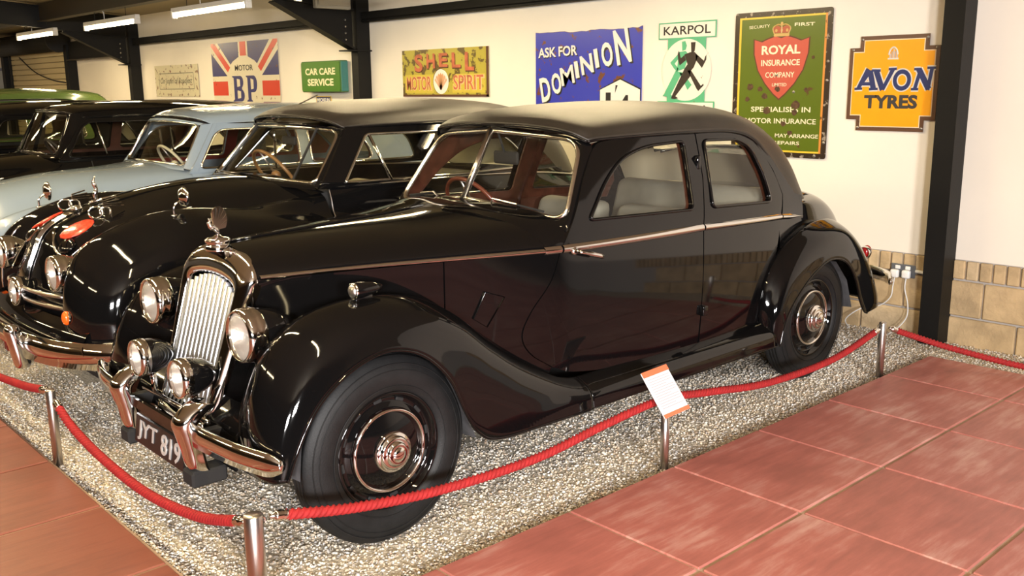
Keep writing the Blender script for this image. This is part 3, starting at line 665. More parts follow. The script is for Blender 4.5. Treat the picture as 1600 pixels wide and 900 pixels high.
# orange sign with notched corners
e, W, Hh = sign('enamel_sign', 'orange sign with notched corners and navy lettering', (1330, 59), (1471, 50), (1460, 207), 1)
u, v = W / 2, Hh / 2
def notch(k, m_=0): 
    a, b = u * .76, v * .76; uu, vv = u - k, v - k; a -= k; b -= k
    return [(-a, -vv), (a, -vv), (a, -b), (uu, -b), (uu, b), (a, b), (a, vv), (-a, vv), (-a, b), (-uu, b), (-uu, -b), (-a, -b)]
mk('plate', slab(notch(0), -.006, 0), enamel('brown_rim', (.12, .06, .035), .36, 25, (.02, .015, .01)), e)
mk('white_line', slab(notch(.026), .0002, .001), mat('pale_line', (.80, .62, .42), .4), e)
mk('orange_field', slab(notch(.032), .0004, .0018), mat('orange_enamel', (.86, .36, .008), .32, var=.03), e)
nv = mat('navy_print', (.018, .028, .12), .4); pg = mat('grey_outline', (.66, .62, .56), .4); dg = mat('dark_grey_print', (.035, .033, .035), .5)
def stroke(a, b, t0, t1):
    a = np.array(a, float); b = np.array(b, float); d = (b - a) / np.linalg.norm(b - a); n = np.array([-d[1], d[0]])
    return [tuple(a - n * t0), tuple(b - n * t1), tuple(b + n * t1), tuple(a + n * t0)]
def avon(m_, g, z):
    cnt = [0]
    def S(nm, a, b, t0, t1=None):
        cnt[0] += 1; dz = .00003 * cnt[0]
        mk(nm, slab(stroke((u * a[0], v * a[1]), (u * b[0], v * b[1]), t0 + g, (t1 or t0) + g), z, z + .0003 + dz), m_, e)
    T_ = .019
    S('letter_A', (-.76, -.10), (-.52, .30), .012, .024); S('letter_A', (-.50, .28), (-.40, -.11), T_, T_); S('letter_A', (-.66, -.0), (-.44, .0), .011); S('letter_A', (-.84, -.11), (-.66, -.10), .008); S('letter_A', (-.50, -.115), (-.30, -.11), .008)
    S('letter_V', (-.36, .27), (-.19, -.13), T_, T_); S('letter_V', (-.19, -.13), (.02, .30), .012, .014); S('letter_V', (-.46, .28), (-.26, .275), .008); S('letter_V', (-.08, .30), (.10, .305), .008)
    o = [(u * (.23 + (.20 + g / u) * math.cos(t)), v * (.07 + (.22 + g / v) * math.sin(t))) for t in np.linspace(0, 2 * math.pi, 33)[:-1]]
    i = [(u * (.23 + (.115 - g / u) * math.cos(t)), v * (.07 + (.13 - g / v) * math.sin(t))) for t in np.linspace(0, 2 * math.pi, 33)[:-1]]
    glyph('letter_O', (o, [i]), m_, e, z + .0006)
    S('letter_N', (.52, -.12), (.62, .28), .012); S('letter_N', (.58, .29), (.82, -.12), T_); S('letter_N', (.80, -.14), (.86, .30), .012); S('letter_N', (.48, .29), (.62, .29), .008); S('letter_N', (.76, .31), (.94, .31), .008); S('letter_N', (.44, -.12), (.60, -.12), .008)
avon(pg, .008, .0019); avon(nv, 0, .0030)
text('lettering', 'TYRES', dg, e, 0, -v * .38, W * .60, Hh * .145, .002, bold=.045)
for k in range(5): mk('emblem_pillar', rect(u * (-.085 + .04 * k), u * (-.06 + .04 * k), v * .53, v * (.62 + .045 * (2 - abs(k - 2))), .002, .0028), mat('emblem_grey_%d' % k, (.45 - .12 * (k % 2),) * 3, .5), e)
mk('emblem_base', rect(-u * .12, u * .12, v * .50, v * .53, .002, .0026), pg, e); mk('emblem_arch', tube(cr([(-u * .10, v * .60, .003), (-u * .07, v * .70, .003), (0, v * .75, .003), (u * .07, v * .70, .003), (u * .10, v * .60, .003)], 4), .006, 5), pg, e)
nails(e, [(-u * .72, v * .93), (u * .72, v * .93), (-u * .93, v * .72), (u * .93, v * .72), (-u * .72, -v * .93), (u * .72, -v * .93)], .010)
# far, barely visible sign
e = empty('enamel_sign', (4.385, 21.4, 1.95), ROT); tag(e, 'pale sign on the wall at the far left edge', 'sign'); mk('plate', rect(-.45, .45, -.25, .25), mat('pale_blue_sign', (.5, .55, .58), .5), e); mk('blue_band', rect(-.45, .45, .17, .23, .0002, .002), blue_e, e)

# ------------------------------------------------------------------ sockets and leads
e = empty('wall_socket', (WX - .018, .44, .405), ROT); tag(e, 'grey double wall socket on the stone plinth', 'socket')
mk('plate', rbox(-.085, .085, -.045, .045, 0, .012, .005, 1), M['sock'], e)
for x in (-.035, .035): mk('switch', rbox(x - .018, x + .018, .010, .035, .012, .018, .003, 1), M['white_pl'], e)
def plug(y, z, pts, label):
    p = empty('mains_plug', (WX - .034, y, z), ROT); tag(p, label, 'plug', 'white mains plugs')
    mk('plug_body', rbox(-.028, .028, -.028, .028, 0, .035, .010, 2), M['white_pl'], p, True)
    mk('cable', tube(cr(pts, 6), .0042, 6), M['cable'], p, True)
plug(.485, .385, [(0, -.028, .015), (-.005, -.09, .02), (-.015, -.17, .025), (-.09, -.24, .03), (-.20, -.27, .05), (-.30, -.36, .08), (-.26, -.42, .10)], 'white plug with looping lead in the left side of the socket')
plug(.405, .388, [(0, -.028, .015), (.0, -.10, .02), (.03, -.20, .025), (.035, -.29, .04), (-.01, -.37, .07), (-.06, -.415, .09)], 'white plug with hanging lead in the right side of the socket')
tag(mk('conduit', tube([(WX - .02, .355, .412), (WX - .02, .25, .405)], .012, 8), M['white_pl'], None, True), 'short white conduit from the socket to the column', 'conduit')

# ------------------------------------------------------------------ barrier posts and ropes
def post(x, y, h, r, label):
    p = empty('barrier_post', (x, y, GZ + .0)); tag(p, label, 'post', 'steel barrier posts')
    H_ = h - GZ
    mk('shaft', lathe([(0, -.02), (r, -.02), (r, H_ - .004), (r - .003, H_), (0, H_)], (0, 0, 0), 'z', 24), M['steel'], p, True).data.polygons.foreach_set('use_smooth', [True] * 96)
    mk('collar', lathe([(r * 1.15, -.015), (r * 1.15, .01), (r, .012)], (0, 0, 0), 'z', 20), M['steel'], p)
    for a in (0, math.pi / 2): mk('ring', tube([(r * .9 * math.cos(a) + .012 * math.cos(t) * math.cos(a), r * .9 * math.sin(a) + .012 * math.cos(t) * math.sin(a), H_ - .03 + .012 * math.sin(t)) for t in np.linspace(0, 6.28, 11)[:-1]], .003, 5, True), M['chrome'], p)
    return p
post(-.600, .150, .345, .031, 'thick steel post at the near corner of the rope barrier')
post(-.655, 1.955, .345, .021, 'thin steel post at the left of the rope barrier')
post(3.27, .02, .312, .021, 'thin steel post in front of the rear wheel')
e_ = onx(1706, 590, 3.87); post(3.87, e_[1], .33, .021, 'thin steel post beyond the right edge of the picture')
e_ = onx(-104, 515, -.66); post(-.66, e_[1] + .02, e_[2] + .03, .021, 'thin steel post beyond the left edge of the picture')
def rope(pts, label, r=.0165):
    P = cr(np.array(pts), 40); L = np.sum(np.linalg.norm(np.diff(P, axis=0), axis=1))
    s = np.concatenate([[0], np.cumsum(np.linalg.norm(np.diff(P, axis=0), axis=1))]); n = int(L / .0035)
    P = np.stack([np.interp(np.linspace(0, L, n), s, P[:, k]) for k in range(3)], 1)
    a = int(.075 / .0035)
    e = empty('barrier_rope', tuple(P[0])); P = P - P[0]; tag(e, label, 'rope', 'red barrier ropes')
    mk('rope', tube(P[a:-a], r, 18, lobes=3, twist=2 * math.pi / .021, amp=.19), M['rope'], e, True)
    for sgn, i0, i1 in ((1, 0, a), (-1, -1, -a)):
        A_, B_ = P[i0], P[i1]
        mk('end_clasp', tube([A_ + (B_ - A_) * t for t in (.25, .3, .45, .5, .6, .68, .76, .84, .92, 1.1)], [.005, .009, .010, .015, .0185, .016, .019, .016, .019, .018], 12), M['chrome'], e, True)
    return e
zr = lambda px, py, Y: (CAM + ray(px, py) * ((Y - CAM[1]) / ray(px, py)[1]))
rope([zr(412, 807, .13), zr(560, 792, .10), zr(700, 762, .085), zr(840, 715, .075), zr(950, 661, .07), zr(1036, 624, .065), zr(1110, 612, .055), zr(1200, 598, .04), zr(1300, 562, .03), zr(1376, 513, .02)], 'long red rope hanging beside the black car from front wheel to rear wheel')
xr = lambda px, py, X: onx(px, py, X)
rope([xr(386, 815, -.605), xr(310, 807, -.612), xr(230, 771, -.625), xr(160, 716, -.635), xr(110, 664, -.645), xr(82, 620, -.655)], 'bright red rope hanging in front of the bumper')
rope([xr(74, 610, -.66), xr(30, 600, -.66), xr(-40, 570, -.66), xr(-100, 520, -.66)], 'red rope leaving the left edge of the picture')
rope([xr(1386, 511, 3.30), xr(1430, 526, 3.5), xr(1490, 545, 3.65), xr(1600, 573, 3.8), xr(1700, 588, 3.86)], 'red rope running to the right edge of the picture')

# information stand
e = empty('information_stand', (1.295, .02, GZ)); tag(e, 'steel stand with an orange and white information card', 'stand')
mk('pole', lathe([(0, 0), (.019, 0), (.019, .300 - GZ), (0, .300 - GZ)], (0, 0, 0), 'z', 20), M['steel'], e, True); mk('foot', lathe([(.03, 0), (.03, .012), (.019, .016)], (0, 0, 0), 'z', 20), M['steel'], e)
c = [zr(996, 587, .09), zr(1035, 572, .09), zr(1084, 634, -.04), zr(1045, 651, -.04)]
ctr = sum(c) / 4; ux = (c[1] + c[2] - c[0] - c[3]) / 2; uy = (c[0] + c[1] - c[2] - c[3]) / 2
CW, CH = np.linalg.norm(ux), np.linalg.norm(uy); ux /= CW; nz = np.cross(ux, uy / CH); nz /= np.linalg.norm(nz); uy = np.cross(nz, ux)
card = bpy.data.objects.new('card', None); COL.objects.link(card); card.parent = e
card.matrix_local = Matrix(((ux[0], uy[0], nz[0], ctr[0] - 1.295), (ux[1], uy[1], nz[1], ctr[1] - .02), (ux[2], uy[2], nz[2], ctr[2] - GZ), (0, 0, 0, 1)))
wp = mat('glossy_white_card', (.74, .72, .75), .12, coat=.6); op = mat('orange_print', (.72, .16, .065), .2, coat=.5); gp = mat('grey_print', (.36, .34, .38), .4)
mk('board', rbox(-CW / 2, CW / 2, -CH / 2, CH / 2, -.008, 0, .003, 1), wp, card)
mk('header', rect(-CW / 2, CW / 2, CH * .38, CH / 2, .0002, .0008), op, card); mk('footer', rect(-CW / 2, CW / 2, -CH / 2, -CH * .42, .0002, .0008), op, card)
for k in range(13): mk('print_line', rect(-CW * .42, CW * (.42 - .25 * (k % 4 == 3)), CH * (.31 - .052 * k), CH * (.322 - .052 * k), .0002, .0006), gp, card)

# ================================================================== cars
def sym_net(half):
    """half: stations x columns (x,h,z) from near edge to centreline (h=0 last). returns full-width net, near side negative y"""
    out = []
    for st in half:
        L = [(x, -h, z) for x, h, z in st]; R_ = [(x, h, z) for x, h, z in st[:-1]][::-1]
        out.append(L + R_)
    return out
def interp(tab):
    xs, ys = zip(*tab); xs = np.array(xs); ys = np.array(ys)
    X = np.linspace(xs[0], xs[-1], 400)
    m = np.gradient(ys, xs); i = np.clip(np.searchsorted(xs, X) - 1, 0, len(xs) - 2)
    h = xs[i + 1] - xs[i]; t = (X - xs[i]) / h
    Y = (2 * t ** 3 - 3 * t ** 2 + 1) * ys[i] + (t ** 3 - 2 * t ** 2 + t) * h * m[i] + (-2 * t ** 3 + 3 * t ** 2) * ys[i + 1] + (t ** 3 - t ** 2) * h * m[i + 1]
    x0, dx = X[0], X[1] - X[0]
    def f(x):
        k = (x - x0) / dx
        if k <= 0: return Y[0] + (Y[1] - Y[0]) * k
        if k >= 399: return Y[-1] + (Y[-1] - Y[-2]) * (k - 399)
        j = int(k); t = k - j; return Y[j] * (1 - t) + Y[j + 1] * t
    return f
def both(name, vf, m, par, smooth=True, th=0):
    a = mk(name, vf, m, par, smooth); b = mk(name, mir(vf), m, par, smooth)
    if th: thick(a, th); thick(b, th)
    return a, b
def outline3(P2, H, side, off=0): return [(x, side * (H(x, z) + off), z) for x, z in P2]

def wheel(parent, x, y, side, R=.365, wd=.155):
    """tyre, rim, trim ring, hub cap; y is the outer side wall"""
    o = -side  # toward the car
    wh = empty('wheel', (x, y, R + GZ - .004), (0, 0, 0), parent); wh.name = 'wheel'
    A = lambda d: o * d
    ty = [(.222, .030), (.232, .012), (.26, .002), (.295, .0), (.325, .008), (R - .014, .022), (R - .004, .032), (R, .040), (R - .008, .044), (R, .048), (R + .001, .060), (R - .008, .064), (R, .068), (R + .001, .080), (R - .008, .084), (R, .088), (R - .002, .108), (R - .01, .12), (.325, .145), (.29, wd), (.24, wd - .01), (.22, .12)]
    t = mk('tyre', lathe([(r, A(d)) for r, d in ty], (0, 0, 0), 'y', 64, True), M['rubber'], wh, True)
    for k, (r, am) in enumerate(((.335, .0022), (.312, .0018), (.252, .002))):
        mk('sidewall_rib', tube([(r * math.cos(a), A(.006 if k != 0 else .012) - o * .003, r * math.sin(a)) for a in np.linspace(0, 2 * math.pi, 65)[:-1]], am, 5, True), M['rubber'], t, True)
    rim = mk('rim', lathe([(r, A(d)) for r, d in ((.228, .020), (.222, .014), (.214, .018), (.205, .04), (.196, .05), (.182, .045), (.165, .035), (.145, .030), (.10, .012), (.0, .006))], (0, 0, 0), 'y', 64), M['black2'], wh, True)
    for k in range(12):
        a = k * math.pi / 6 + .15
        mk('slot', xf(rbox(-.018, .018, -.004, .004, -.007, .007, .003, 1), Matrix.Translation((.193 * math.cos(a), A(.046), .193 * math.sin(a))) @ Matrix.Rotation(math.pi / 2 - a, 4, 'Y')), M['dark'], rim)
    mk('trim_ring', lathe([(r, A(d)) for r, d in ((.146, .034), (.148, .020), (.153, .012), (.159, .012), (.164, .020), (.165, .036))], (0, 0, 0), 'y', 64), M['chrome'], wh, True)
    mk('hub_cap', lathe([(r, A(d)) for r, d in ((.079, .014), (.080, -.004), (.074, -.012), (.066, -.010), (.064, -.018), (.054, -.026), (.048, -.022), (.044, -.034), (.034, -.042), (.031, -.038), (.026, -.046), (.012, -.050), (0, -.0505))], (0, 0, 0), 'y', 48), M['chrome'], wh, True)
    mk('brake_drum', lathe([(.0, A(.12)), (.18, A(.12)), (.19, A(.10)), (.19, A(.05))], (0, 0, 0), 'y', 32), M['dark'], wh, True)
    return wh
def lamp(parent, name, c, r, depth, bowl_mat, tilt=0, band=True):
    e = empty(name, c, (0, tilt, 0), parent); e.name = name
    mk('bowl', lathe([(r * .97, 0), (r * 1.0, depth * .12), (r * .97, depth * .35), (r * .82, depth * .65), (r * .5, depth * .92), (.0, depth)], (0, 0, 0), 'x', 40), bowl_mat, e, True)
    mk('rim', lathe([(r * .86, -.006), (r * .90, -.020), (r * .97, -.020), (r * 1.04, -.004), (r * 1.05, .012), (r * 1.02, .022)] + ([(r * 1.045, .028), (r * 1.03, .050), (r * .98, .056)] if band else []), (0, 0, 0), 'x', 40), M['chrome'], e, True)
    mk('reflector', lathe([(r * .9, -.004), (r * .75, .030), (r * .5, .052), (r * .22, .064), (0, .066)], (0, 0, 0), 'x', 32), M['reflector'], e, True)
    mk('bulb', ellipsoid((.03, 0, 0), (.014, .01, .01)), M['white_pl'], e, True)
    mk('lens', lathe([(r * .90, -.010), (r * .75, -.020), (r * .5, -.028), (r * .25, -.033), (0, -.034)], (0, 0, 0), 'x', 32), M['lens'], e, True)
    return e
def pane(name, pts, par, m=None):
    return mk(name, ([tuple(p) for p in pts], [tuple(range(len(pts)))]), m or M['glass'], par)
def seat(par, x, y, w_, z0, z1, m):
    s = empty('seat', (x, y, 0), (0, 0, 0), par); s.name = 'seat'
    mk('cushion', rbox(-.45, .03, -w_ / 2, w_ / 2, z0, z0 + .16, .05, 3), m, s, True)
    vf = rbox(-.01, .12, -w_ / 2, w_ / 2, z0 + .05, z1, .05, 3); V = [(v[0] + .22 * (v[2] - z0), v[1] * (1 - .12 * (v[2] - z0)), v[2]) for v in vf[0]]
    mk('backrest', (V, vf[1]), m, s, True); return s
def steering(par, c, r, tilt, m):
    e = empty('steering_wheel', c, (0, tilt, 0), par); e.name = 'steering_wheel'
    mk('wheel_rim', tube([(0, r * math.cos(a), r * math.sin(a)) for a in np.linspace(0, 2 * math.pi, 41)[:-1]], .012, 8, True), m, e, True)
    for a in (math.pi / 2, math.pi * 7 / 6, -math.pi / 6): mk('spoke', tube([(0, 0, 0), (0, r * math.cos(a), r * math.sin(a))], .007, 6), M['steel'], e, True)
    mk('hub', ellipsoid((0, 0, 0), (.03, .035, .035)), m, e, True); mk('column', tube([(0, 0, 0), (-.5, 0, 0)], .018, 8), M['dark'], e)

# ------------------------------------------------------------------ the black saloon in front
car = empty('vintage_saloon', (.045, 1.06, 0)); tag(car, 'black vintage saloon with upright slatted radiator and fabric roof, nearest the rope', 'car', 'vintage cars parked in a row')
W_ = interp([(-.30, .272), (0, .345), (.4, .465), (.8, .605), (.95, .652), (1.15, .676), (1.45, .692), (1.9, .698), (2.3, .690), (2.7, .664), (3.0, .625)])
def H1(x, z):
    b = W_(x)
    if z > .965: return b - .135 * ((z - .965) / .45) ** 1.25
    k = min(1, max(0, (x - .5) / .5)); return b + k * (.016 * math.sin(math.pi * min(1, (.965 - z) / .62)))
BK = M['black']
# bonnet
L = [[(-.255, .286, .93), (-.258, .281, .968), (-.255, .235, 1.012), (-.25, .12, 1.045), (-.245, 0, 1.058)]]
for x, xe, zc, e1, e2, e3 in ((-.05, -.05, 1.072, .985, 1.028, 1.060), (.25, .25, 1.088, .99, 1.040, 1.077), (.55, .60, 1.106, .994, 1.054, 1.094), (.74, .90, 1.122, .999, 1.068, 1.111)):
    h = W_(xe); L.append([(xe, h, .955), (xe, h * .975, e1), (xe * .75 + x * .25, h * .76, e2), (x * .7 + xe * .3, h * .40, e3), (x, 0, zc)])
bon = mk('bonnet', grid(patch(sym_net(L), 10, 8)), BK, car, True)
mk('hinge_strip', tube([(-.24, 0, 1.064), (-.05, 0, 1.074), (.25, 0, 1.09), (.55, 0, 1.108), (.74, 0, 1.124)], .005, 6), M['black2'], bon, True)
# cowl between bonnet and windscreen
C2 = [[(p[0] + .002, p[1], p[2] - .001) for p in L[-1]],
      [(.96, W_(.96), .965), (.955, .635, 1.008), (.93, .50, 1.082), (.88, .26, 1.124), (.86, 0, 1.132)],
      [(1.03, W_(1.03) + .004, .972), (1.035, .632, 1.030), (1.02, .51, 1.098), (.99, .27, 1.126), (.965, 0, 1.134)]]
cowl = mk('cowl', grid(patch(sym_net(C2), 8, 8)), BK, car, True)
for s in (-1, 1):
    ol = [(-.27, .38), (.468, .38), (.468, .955), (-.27, .955)]
    panel('bonnet_side', ol, [], H1, s, BK, car, .01)
    seamF = cr([(.985, .962), (.930, .83), (.838, .704), (.796, .60), (.835, .515), (.937, .44)], 8)
    panel('scuttle_side', [(.474, .38), (.9, .38)] + (seamF + [-.006, 0])[::-1].tolist() + [(.474, .958)], [], H1, s, BK, car, .01)
    # air scoop behind the wing
    sc = panel('side_vent', [(.632, .81), (.712, .783), (.636, .66), (.582, .70)], [], H1, s, BK, car, .012, off=.010)
    mk('vent_edge', tube(outline3([(.632, .81), (.712, .783), (.636, .66), (.582, .70)], H1, s, .011), .0035, 5, True), M['black2'], sc, True)
    # front door
    lowF = np.vstack([seamF, cr([(.937, .44), (1.05, .40), (1.3, .372), (1.926, .34)], 8)[1:], [(1.934, .62), (1.948, .958)]])
    dF = panel('front_door', lowF.tolist(), [], H1, s, BK, car)
    winF = roundpoly([(1.165, 1.072), (1.885, 1.055), (1.925, 1.383), (1.62, 1.372), (1.44, 1.325), (1.30, 1.225)], [.03, .03, .035, .12, .12, .10], 6)
    frF = np.vstack([[(.99, .966), (1.948, .962), (2.010, 1.20), (2.035, 1.405)], cr([(2.035, 1.415), (1.7, 1.420), (1.42, 1.410), (1.30, 1.388), (1.205, 1.28), (1.10, 1.115), (.99, .966)], 6)[:-1]])
    frF = frF[[0, 1, 2] + list(range(4, len(frF)))]
    uF = panel('door_frame', frF.tolist(), [winF], H1, s, BK, dF, .022)
    panel('door_glass', winF, [], H1, s, M['glass_d'], dF, 0, off=-.014)
    mk('window_bead', tube(outline3(winF, H1, s, .004), .008, 6, True), M['black2'], dF, True)
    panel('inner_frame', frF.tolist(), [winF], H1, s, M['wood'], dF, .012, off=-.030)
    # rear door
    lowR = [(1.942, .34), (2.45, .318), (2.60, .32), (2.60, .60), (2.70, .92), (2.704, .948), (1.956, .958), (1.940, .62)]
    dR = panel('rear_door', lowR, [], H1, s, BK, car)
    winR = roundpoly([(2.045, 1.052), (2.598, 1.030), (2.575, 1.17), (2.50, 1.325), (2.40, 1.372), (2.090, 1.380)], [.03, .035, .10, .10, .08, .03], 6)
    frR = np.vstack([[(1.956, .962), (2.704, .952)], cr([(2.745, 1.055), (2.690, 1.19), (2.575, 1.335), (2.43, 1.398), (2.25, 1.413), (2.045, 1.415)], 6), [(2.018, 1.20)]])
    uR = panel('door_frame', frR.tolist(), [winR], H1, s, BK, dR, .022)
    panel('door_glass', winR, [], H1, s, M['glass_d'], dR, 0, off=-.014)
    mk('window_bead', tube(outline3(winR, H1, s, .004), .008, 6, True), M['black2'], dR, True)
    panel('inner_frame', frR.tolist(), [winR], H1, s, M['wood'], dR, .012, off=-.030)
    panel('quarter_panel', np.vstack([[(2.712, .92), (2.99, .90), (2.99, 1.03), (2.90, 1.05)], [(2.80, 1.15), (2.69, 1.27), (2.57, 1.375), (2.40, 1.425)], [(2.43, 1.403), (2.58, 1.34), (2.697, 1.192), (2.752, 1.055)]]).tolist(), [], H1, s, BK, car, .02)
    for dd, xa, xb2 in ((dF, 1.03, 1.93), (dR, 1.96, 2.58)): panel('door_card', [(xa, .42), (xb2, .38), (xb2, 1.0), (xa, 1.0)], [], H1, s, M['leather'], dd, .005, off=-.045)
    # chrome waist strips
    def strip(nm, x0, x1, z0, z1, hh, par, tp=False):
        P = []; n = 24
        for i in range(n + 1):
            t = i / n; x = x0 + (x1 - x0) * t; z = z0 + (z1 - z0) * t; k = hh * (min(1, (1 - t) / .6) if tp else 1) + .001; y = H1(x, min(z, .964))
            P.append([(x, s * (y + .001), z - k), (x, s * (y + .011), z - k * .55), (x, s * (y + .013), z), (x, s * (y + .011), z + k * .55), (x, s * (y + .001), z + k)])
        return mk(nm, grid(np.array(P)), M['chrome'], par, True)
    strip('bonnet_strip', -.25, .90, .958, .962, .009, car); strip('waist_strip', .90, .982, .962, .962, .016, car)
    strip('waist_strip', .992, 1.945, .962, .960, .017, dF); strip('waist_strip', 1.957, 2.70, .960, .938, .015, dR); strip('waist_strip', 2.712, 2.97, .937, .915, .014, car, True)
    # handles and hinge
    hd = mk('door_handle', tube(cr([(1.05, s * (H1(1.05, .95) + .012), .950), (1.055, s * (H1(1.05, .95) + .045), .948), (1.085, s * (H1(1.08, .95) + .052), .940), (1.175, s * (H1(1.17, .95) + .050), .916)], 5), [.010] * 6 + [.008] * 5 + [.011] * 5, 8), M['chrome'], dF, True)
    mk('handle_boss', lathe([(.0, s * .016), (.016, s * .014), (.020, 0)], (1.05, s * (H1(1.05, .95) + .002), .950), 'y', 16), M['chrome'], hd, True)
    mk('hinge', rbox(1.925, 1.965, s * (H1(1.94, .5) + .012) - .014, s * (H1(1.94, .5) + .012) + .014, .515, .565, .006, 2), M['black2'], dR, True)
    mk('hinge', rbox(1.985, 2.015, s * H1(2.0, 1.27) - .012, s * H1(2.0, 1.27) + .018, 1.24, 1.31, .006, 2), M['black2'], dR, True)
    # front wing
    FN = [[(-.37, .30, .40), (-.45, .46, .37), (-.503, .63, .35), (-.495, .755, .352), (-.455, .79, .355)], [(-.365, .30, .48), (-.45, .46, .49), (-.490, .62, .52), (-.465, .745, .50), (-.41, .79, .455)],
          [(-.34, .30, .575), (-.41, .45, .615), (-.448, .61, .665), (-.405, .74, .635), (-.345, .79, .565)], [(-.30, .30, .655), (-.34, .44, .72), (-.362, .60, .788), (-.315, .735, .748), (-.26, .79, .645)],
          [(-.2, .31, .725), (-.21, .44, .80), (-.22, .59, .862), (-.18, .73, .818), (-.14, .79, .708)], [(-.02, .34, .77), (-.02, .45, .838), (-.02, .59, .890), (-.005, .73, .842), (-.01, .79, .73)],
          [(.18, .40, .765), (.18, .49, .822), (.19, .60, .870), (.18, .735, .812), (.13, .79, .682)], [(.36, .46, .70), (.37, .53, .752), (.38, .62, .782), (.36, .74, .718), (.25, .79, .565)],
          [(.54, .52, .60), (.54, .575, .635), (.54, .645, .652), (.51, .748, .58), (.325, .79, .415)], [(.70, .58, .485), (.70, .62, .52), (.70, .67, .530), (.66, .755, .458), (.39, .79, .315)],
          [(.87, .63, .40), (.87, .655, .425), (.87, .69, .425), (.83, .76, .370), (.50, .79, .262)], [(.98, .652, .365), (.98, .668, .385), (.98, .696, .380), (.965, .766, .334), (.80, .787, .253)], [(1.06, .66, .355), (1.06, .675, .372), (1.06, .70, .366), (1.06, .768, .322), (1.06, .785, .25)]]
    RBn = [[(x, h, z) for h, z in ((.66, .355), (.675, .372), (.70, .366), (.768, .322), (.785, .25))] for x in (1.15, 1.28, 1.48, 1.8, 2.2, 2.535)]
    net = [[(x, s * h, z) for x, h, z in st] for st in FN + RBn]; GA = patch(net, 9, 9); kk = 9 * (len(FN) - 1); G = GA[:kk + 1]; G2 = GA[kk:].copy(); G2[0, :, 0] += .003
    fw_ = thick(mk('front_wing', grid(G if s > 0 else G[:, ::-1]), BK, car, True), .004, 1)
    mk('wing_bead', tube(G[:, -1], .007, 6), BK, fw_, True)
    mk('wing_seam', tube(G[-1] + [0, s * .001, .001], .0022, 4), M['dark'], fw_)
    mk('arch_liner', grid(np.array([[(x, s * .47, z), (x, s * .74, z + .02)] for x, z in ((-.38, .30), (-.36, .50), (-.26, .64), (-.05, .71), (.15, .68), (.28, .55), (.38, .33), (.42, .25))])), M['grey_liner'], fw_, True)
    mk('inner_valance', ([(-.36, s * .46, .24), (.45, s * .46, .24), (.45, s * .46, .74), (-.25, s * .42, .72)], [(0, 1, 2, 3)]), M['grey_liner'], fw_)
    # running board
    thick(mk('running_board', grid(G2 if s > 0 else G2[:, ::-1]), BK, car, True), .004, 1)
    # rear wing
    RN = [[(2.50, .69, .33), (2.50, .70, .33), (2.505, .722, .33), (2.52, .765, .31), (2.56, .785, .245)], [(2.51, .685, .48), (2.51, .70, .485), (2.53, .728, .49), (2.56, .775, .46), (2.62, .785, .40)],
          [(2.57, .68, .64), (2.575, .695, .65), (2.61, .728, .655), (2.66, .78, .61), (2.73, .79, .52)], [(2.72, .665, .77), (2.74, .685, .785), (2.78, .715, .785), (2.83, .775, .725), (2.88, .79, .615)],
          [(2.95, .63, .845), (2.98, .66, .86), (3.0, .69, .86), (3.03, .77, .795), (3.05, .79, .668)], [(3.25, .58, .845), (3.27, .62, .86), (3.28, .66, .855), (3.27, .76, .785), (3.22, .79, .635)],
          [(3.52, .50, .75), (3.53, .56, .765), (3.53, .62, .755), (3.48, .745, .67), (3.35, .79, .51)], [(3.74, .43, .58), (3.745, .50, .59), (3.74, .58, .575), (3.66, .73, .50), (3.43, .785, .37)],
          [(3.88, .38, .40), (3.885, .44, .405), (3.88, .54, .395), (3.78, .715, .35), (3.50, .78, .29)], [(3.93, .35, .27), (3.935, .42, .27), (3.93, .52, .265), (3.83, .70, .26), (3.56, .77, .265)]]
    G3 = patch([[(x, s * h, z) for x, h, z in st] for st in RN], 9, 9)
    rw = thick(mk('rear_wing', grid(G3 if s > 0 else G3[:, ::-1]), BK, car, True), .004, 1)
    mk('wing_bead', tube(G3[:, -1], .007, 6), BK, rw, True)
    mk('arch_liner', grid(np.array([[(x, s * .50, z), (x, s * .74, z + .02)] for x, z in ((2.60, .25), (2.65, .45), (2.8, .58), (3.02, .645), (3.2, .61), (3.34, .48), (3.42, .30))])), M['grey_liner'], rw, True)
    mk('inner_valance', ([(2.55, s * .50, .2), (3.6, s * .50, .2), (3.6, s * .50, .72), (2.6, s * .50, .72)], [(0, 1, 2, 3)]), M['grey_liner'], rw)
    tl = mk('tail_lamp', ellipsoid((3.80, s * .62, .60), (.035, .03, .045)), M['redlens'], rw, True); mk('lamp_ring', lathe([(.036, -.03), (.042, -.01), (.036, .005)], (3.79, s * .62, .60), 'x', 16), M['chrome'], tl, True)
    for xw in (.008, 2.985): wheel(car, xw, s * .745, s)
    # lamps
    hl = lamp(car, 'headlamp', (-.392, s * .405, .782), .097, .20, M['black2'], 0); mk('stalk', tube([(.06, 0, -.06), (.08, 0, -.16)], .02, 8), BK, hl, True)
    fl = lamp(car, 'fog_lamp', (-.548, s * .195, .608), .074, .135, M['black2'], 0, False); mk('bracket', tube([(.05, 0, -.06), (.05, 0, -.15)], .014, 8), M['chrome'], fl, True)
    sl = empty('side_lamp', (-.045, s * .605, .925), (0, 0, 0), car); sl.name = 'side_lamp'
    mk('pod', lathe([(.027, 0), (.031, .015), (.030, .04), (.022, .09), (.010, .125), (0, .13)], (0, 0, 0), 'x', 20), M['black2'], sl, True); mk('pod_foot', rbox(.0, .08, -.014, .014, -.045, -.015, .006, 1), M['black2'], sl, True)
    mk('lens', lathe([(.026, 0), (.022, -.008), (.012, -.013), (0, -.014)], (0, 0, 0), 'x', 20), M['reflector'], sl, True); mk('ring', lathe([(.025, -.004), (.030, -.004), (.031, .006)], (0, 0, 0), 'x', 20), M['chrome'], sl, True)
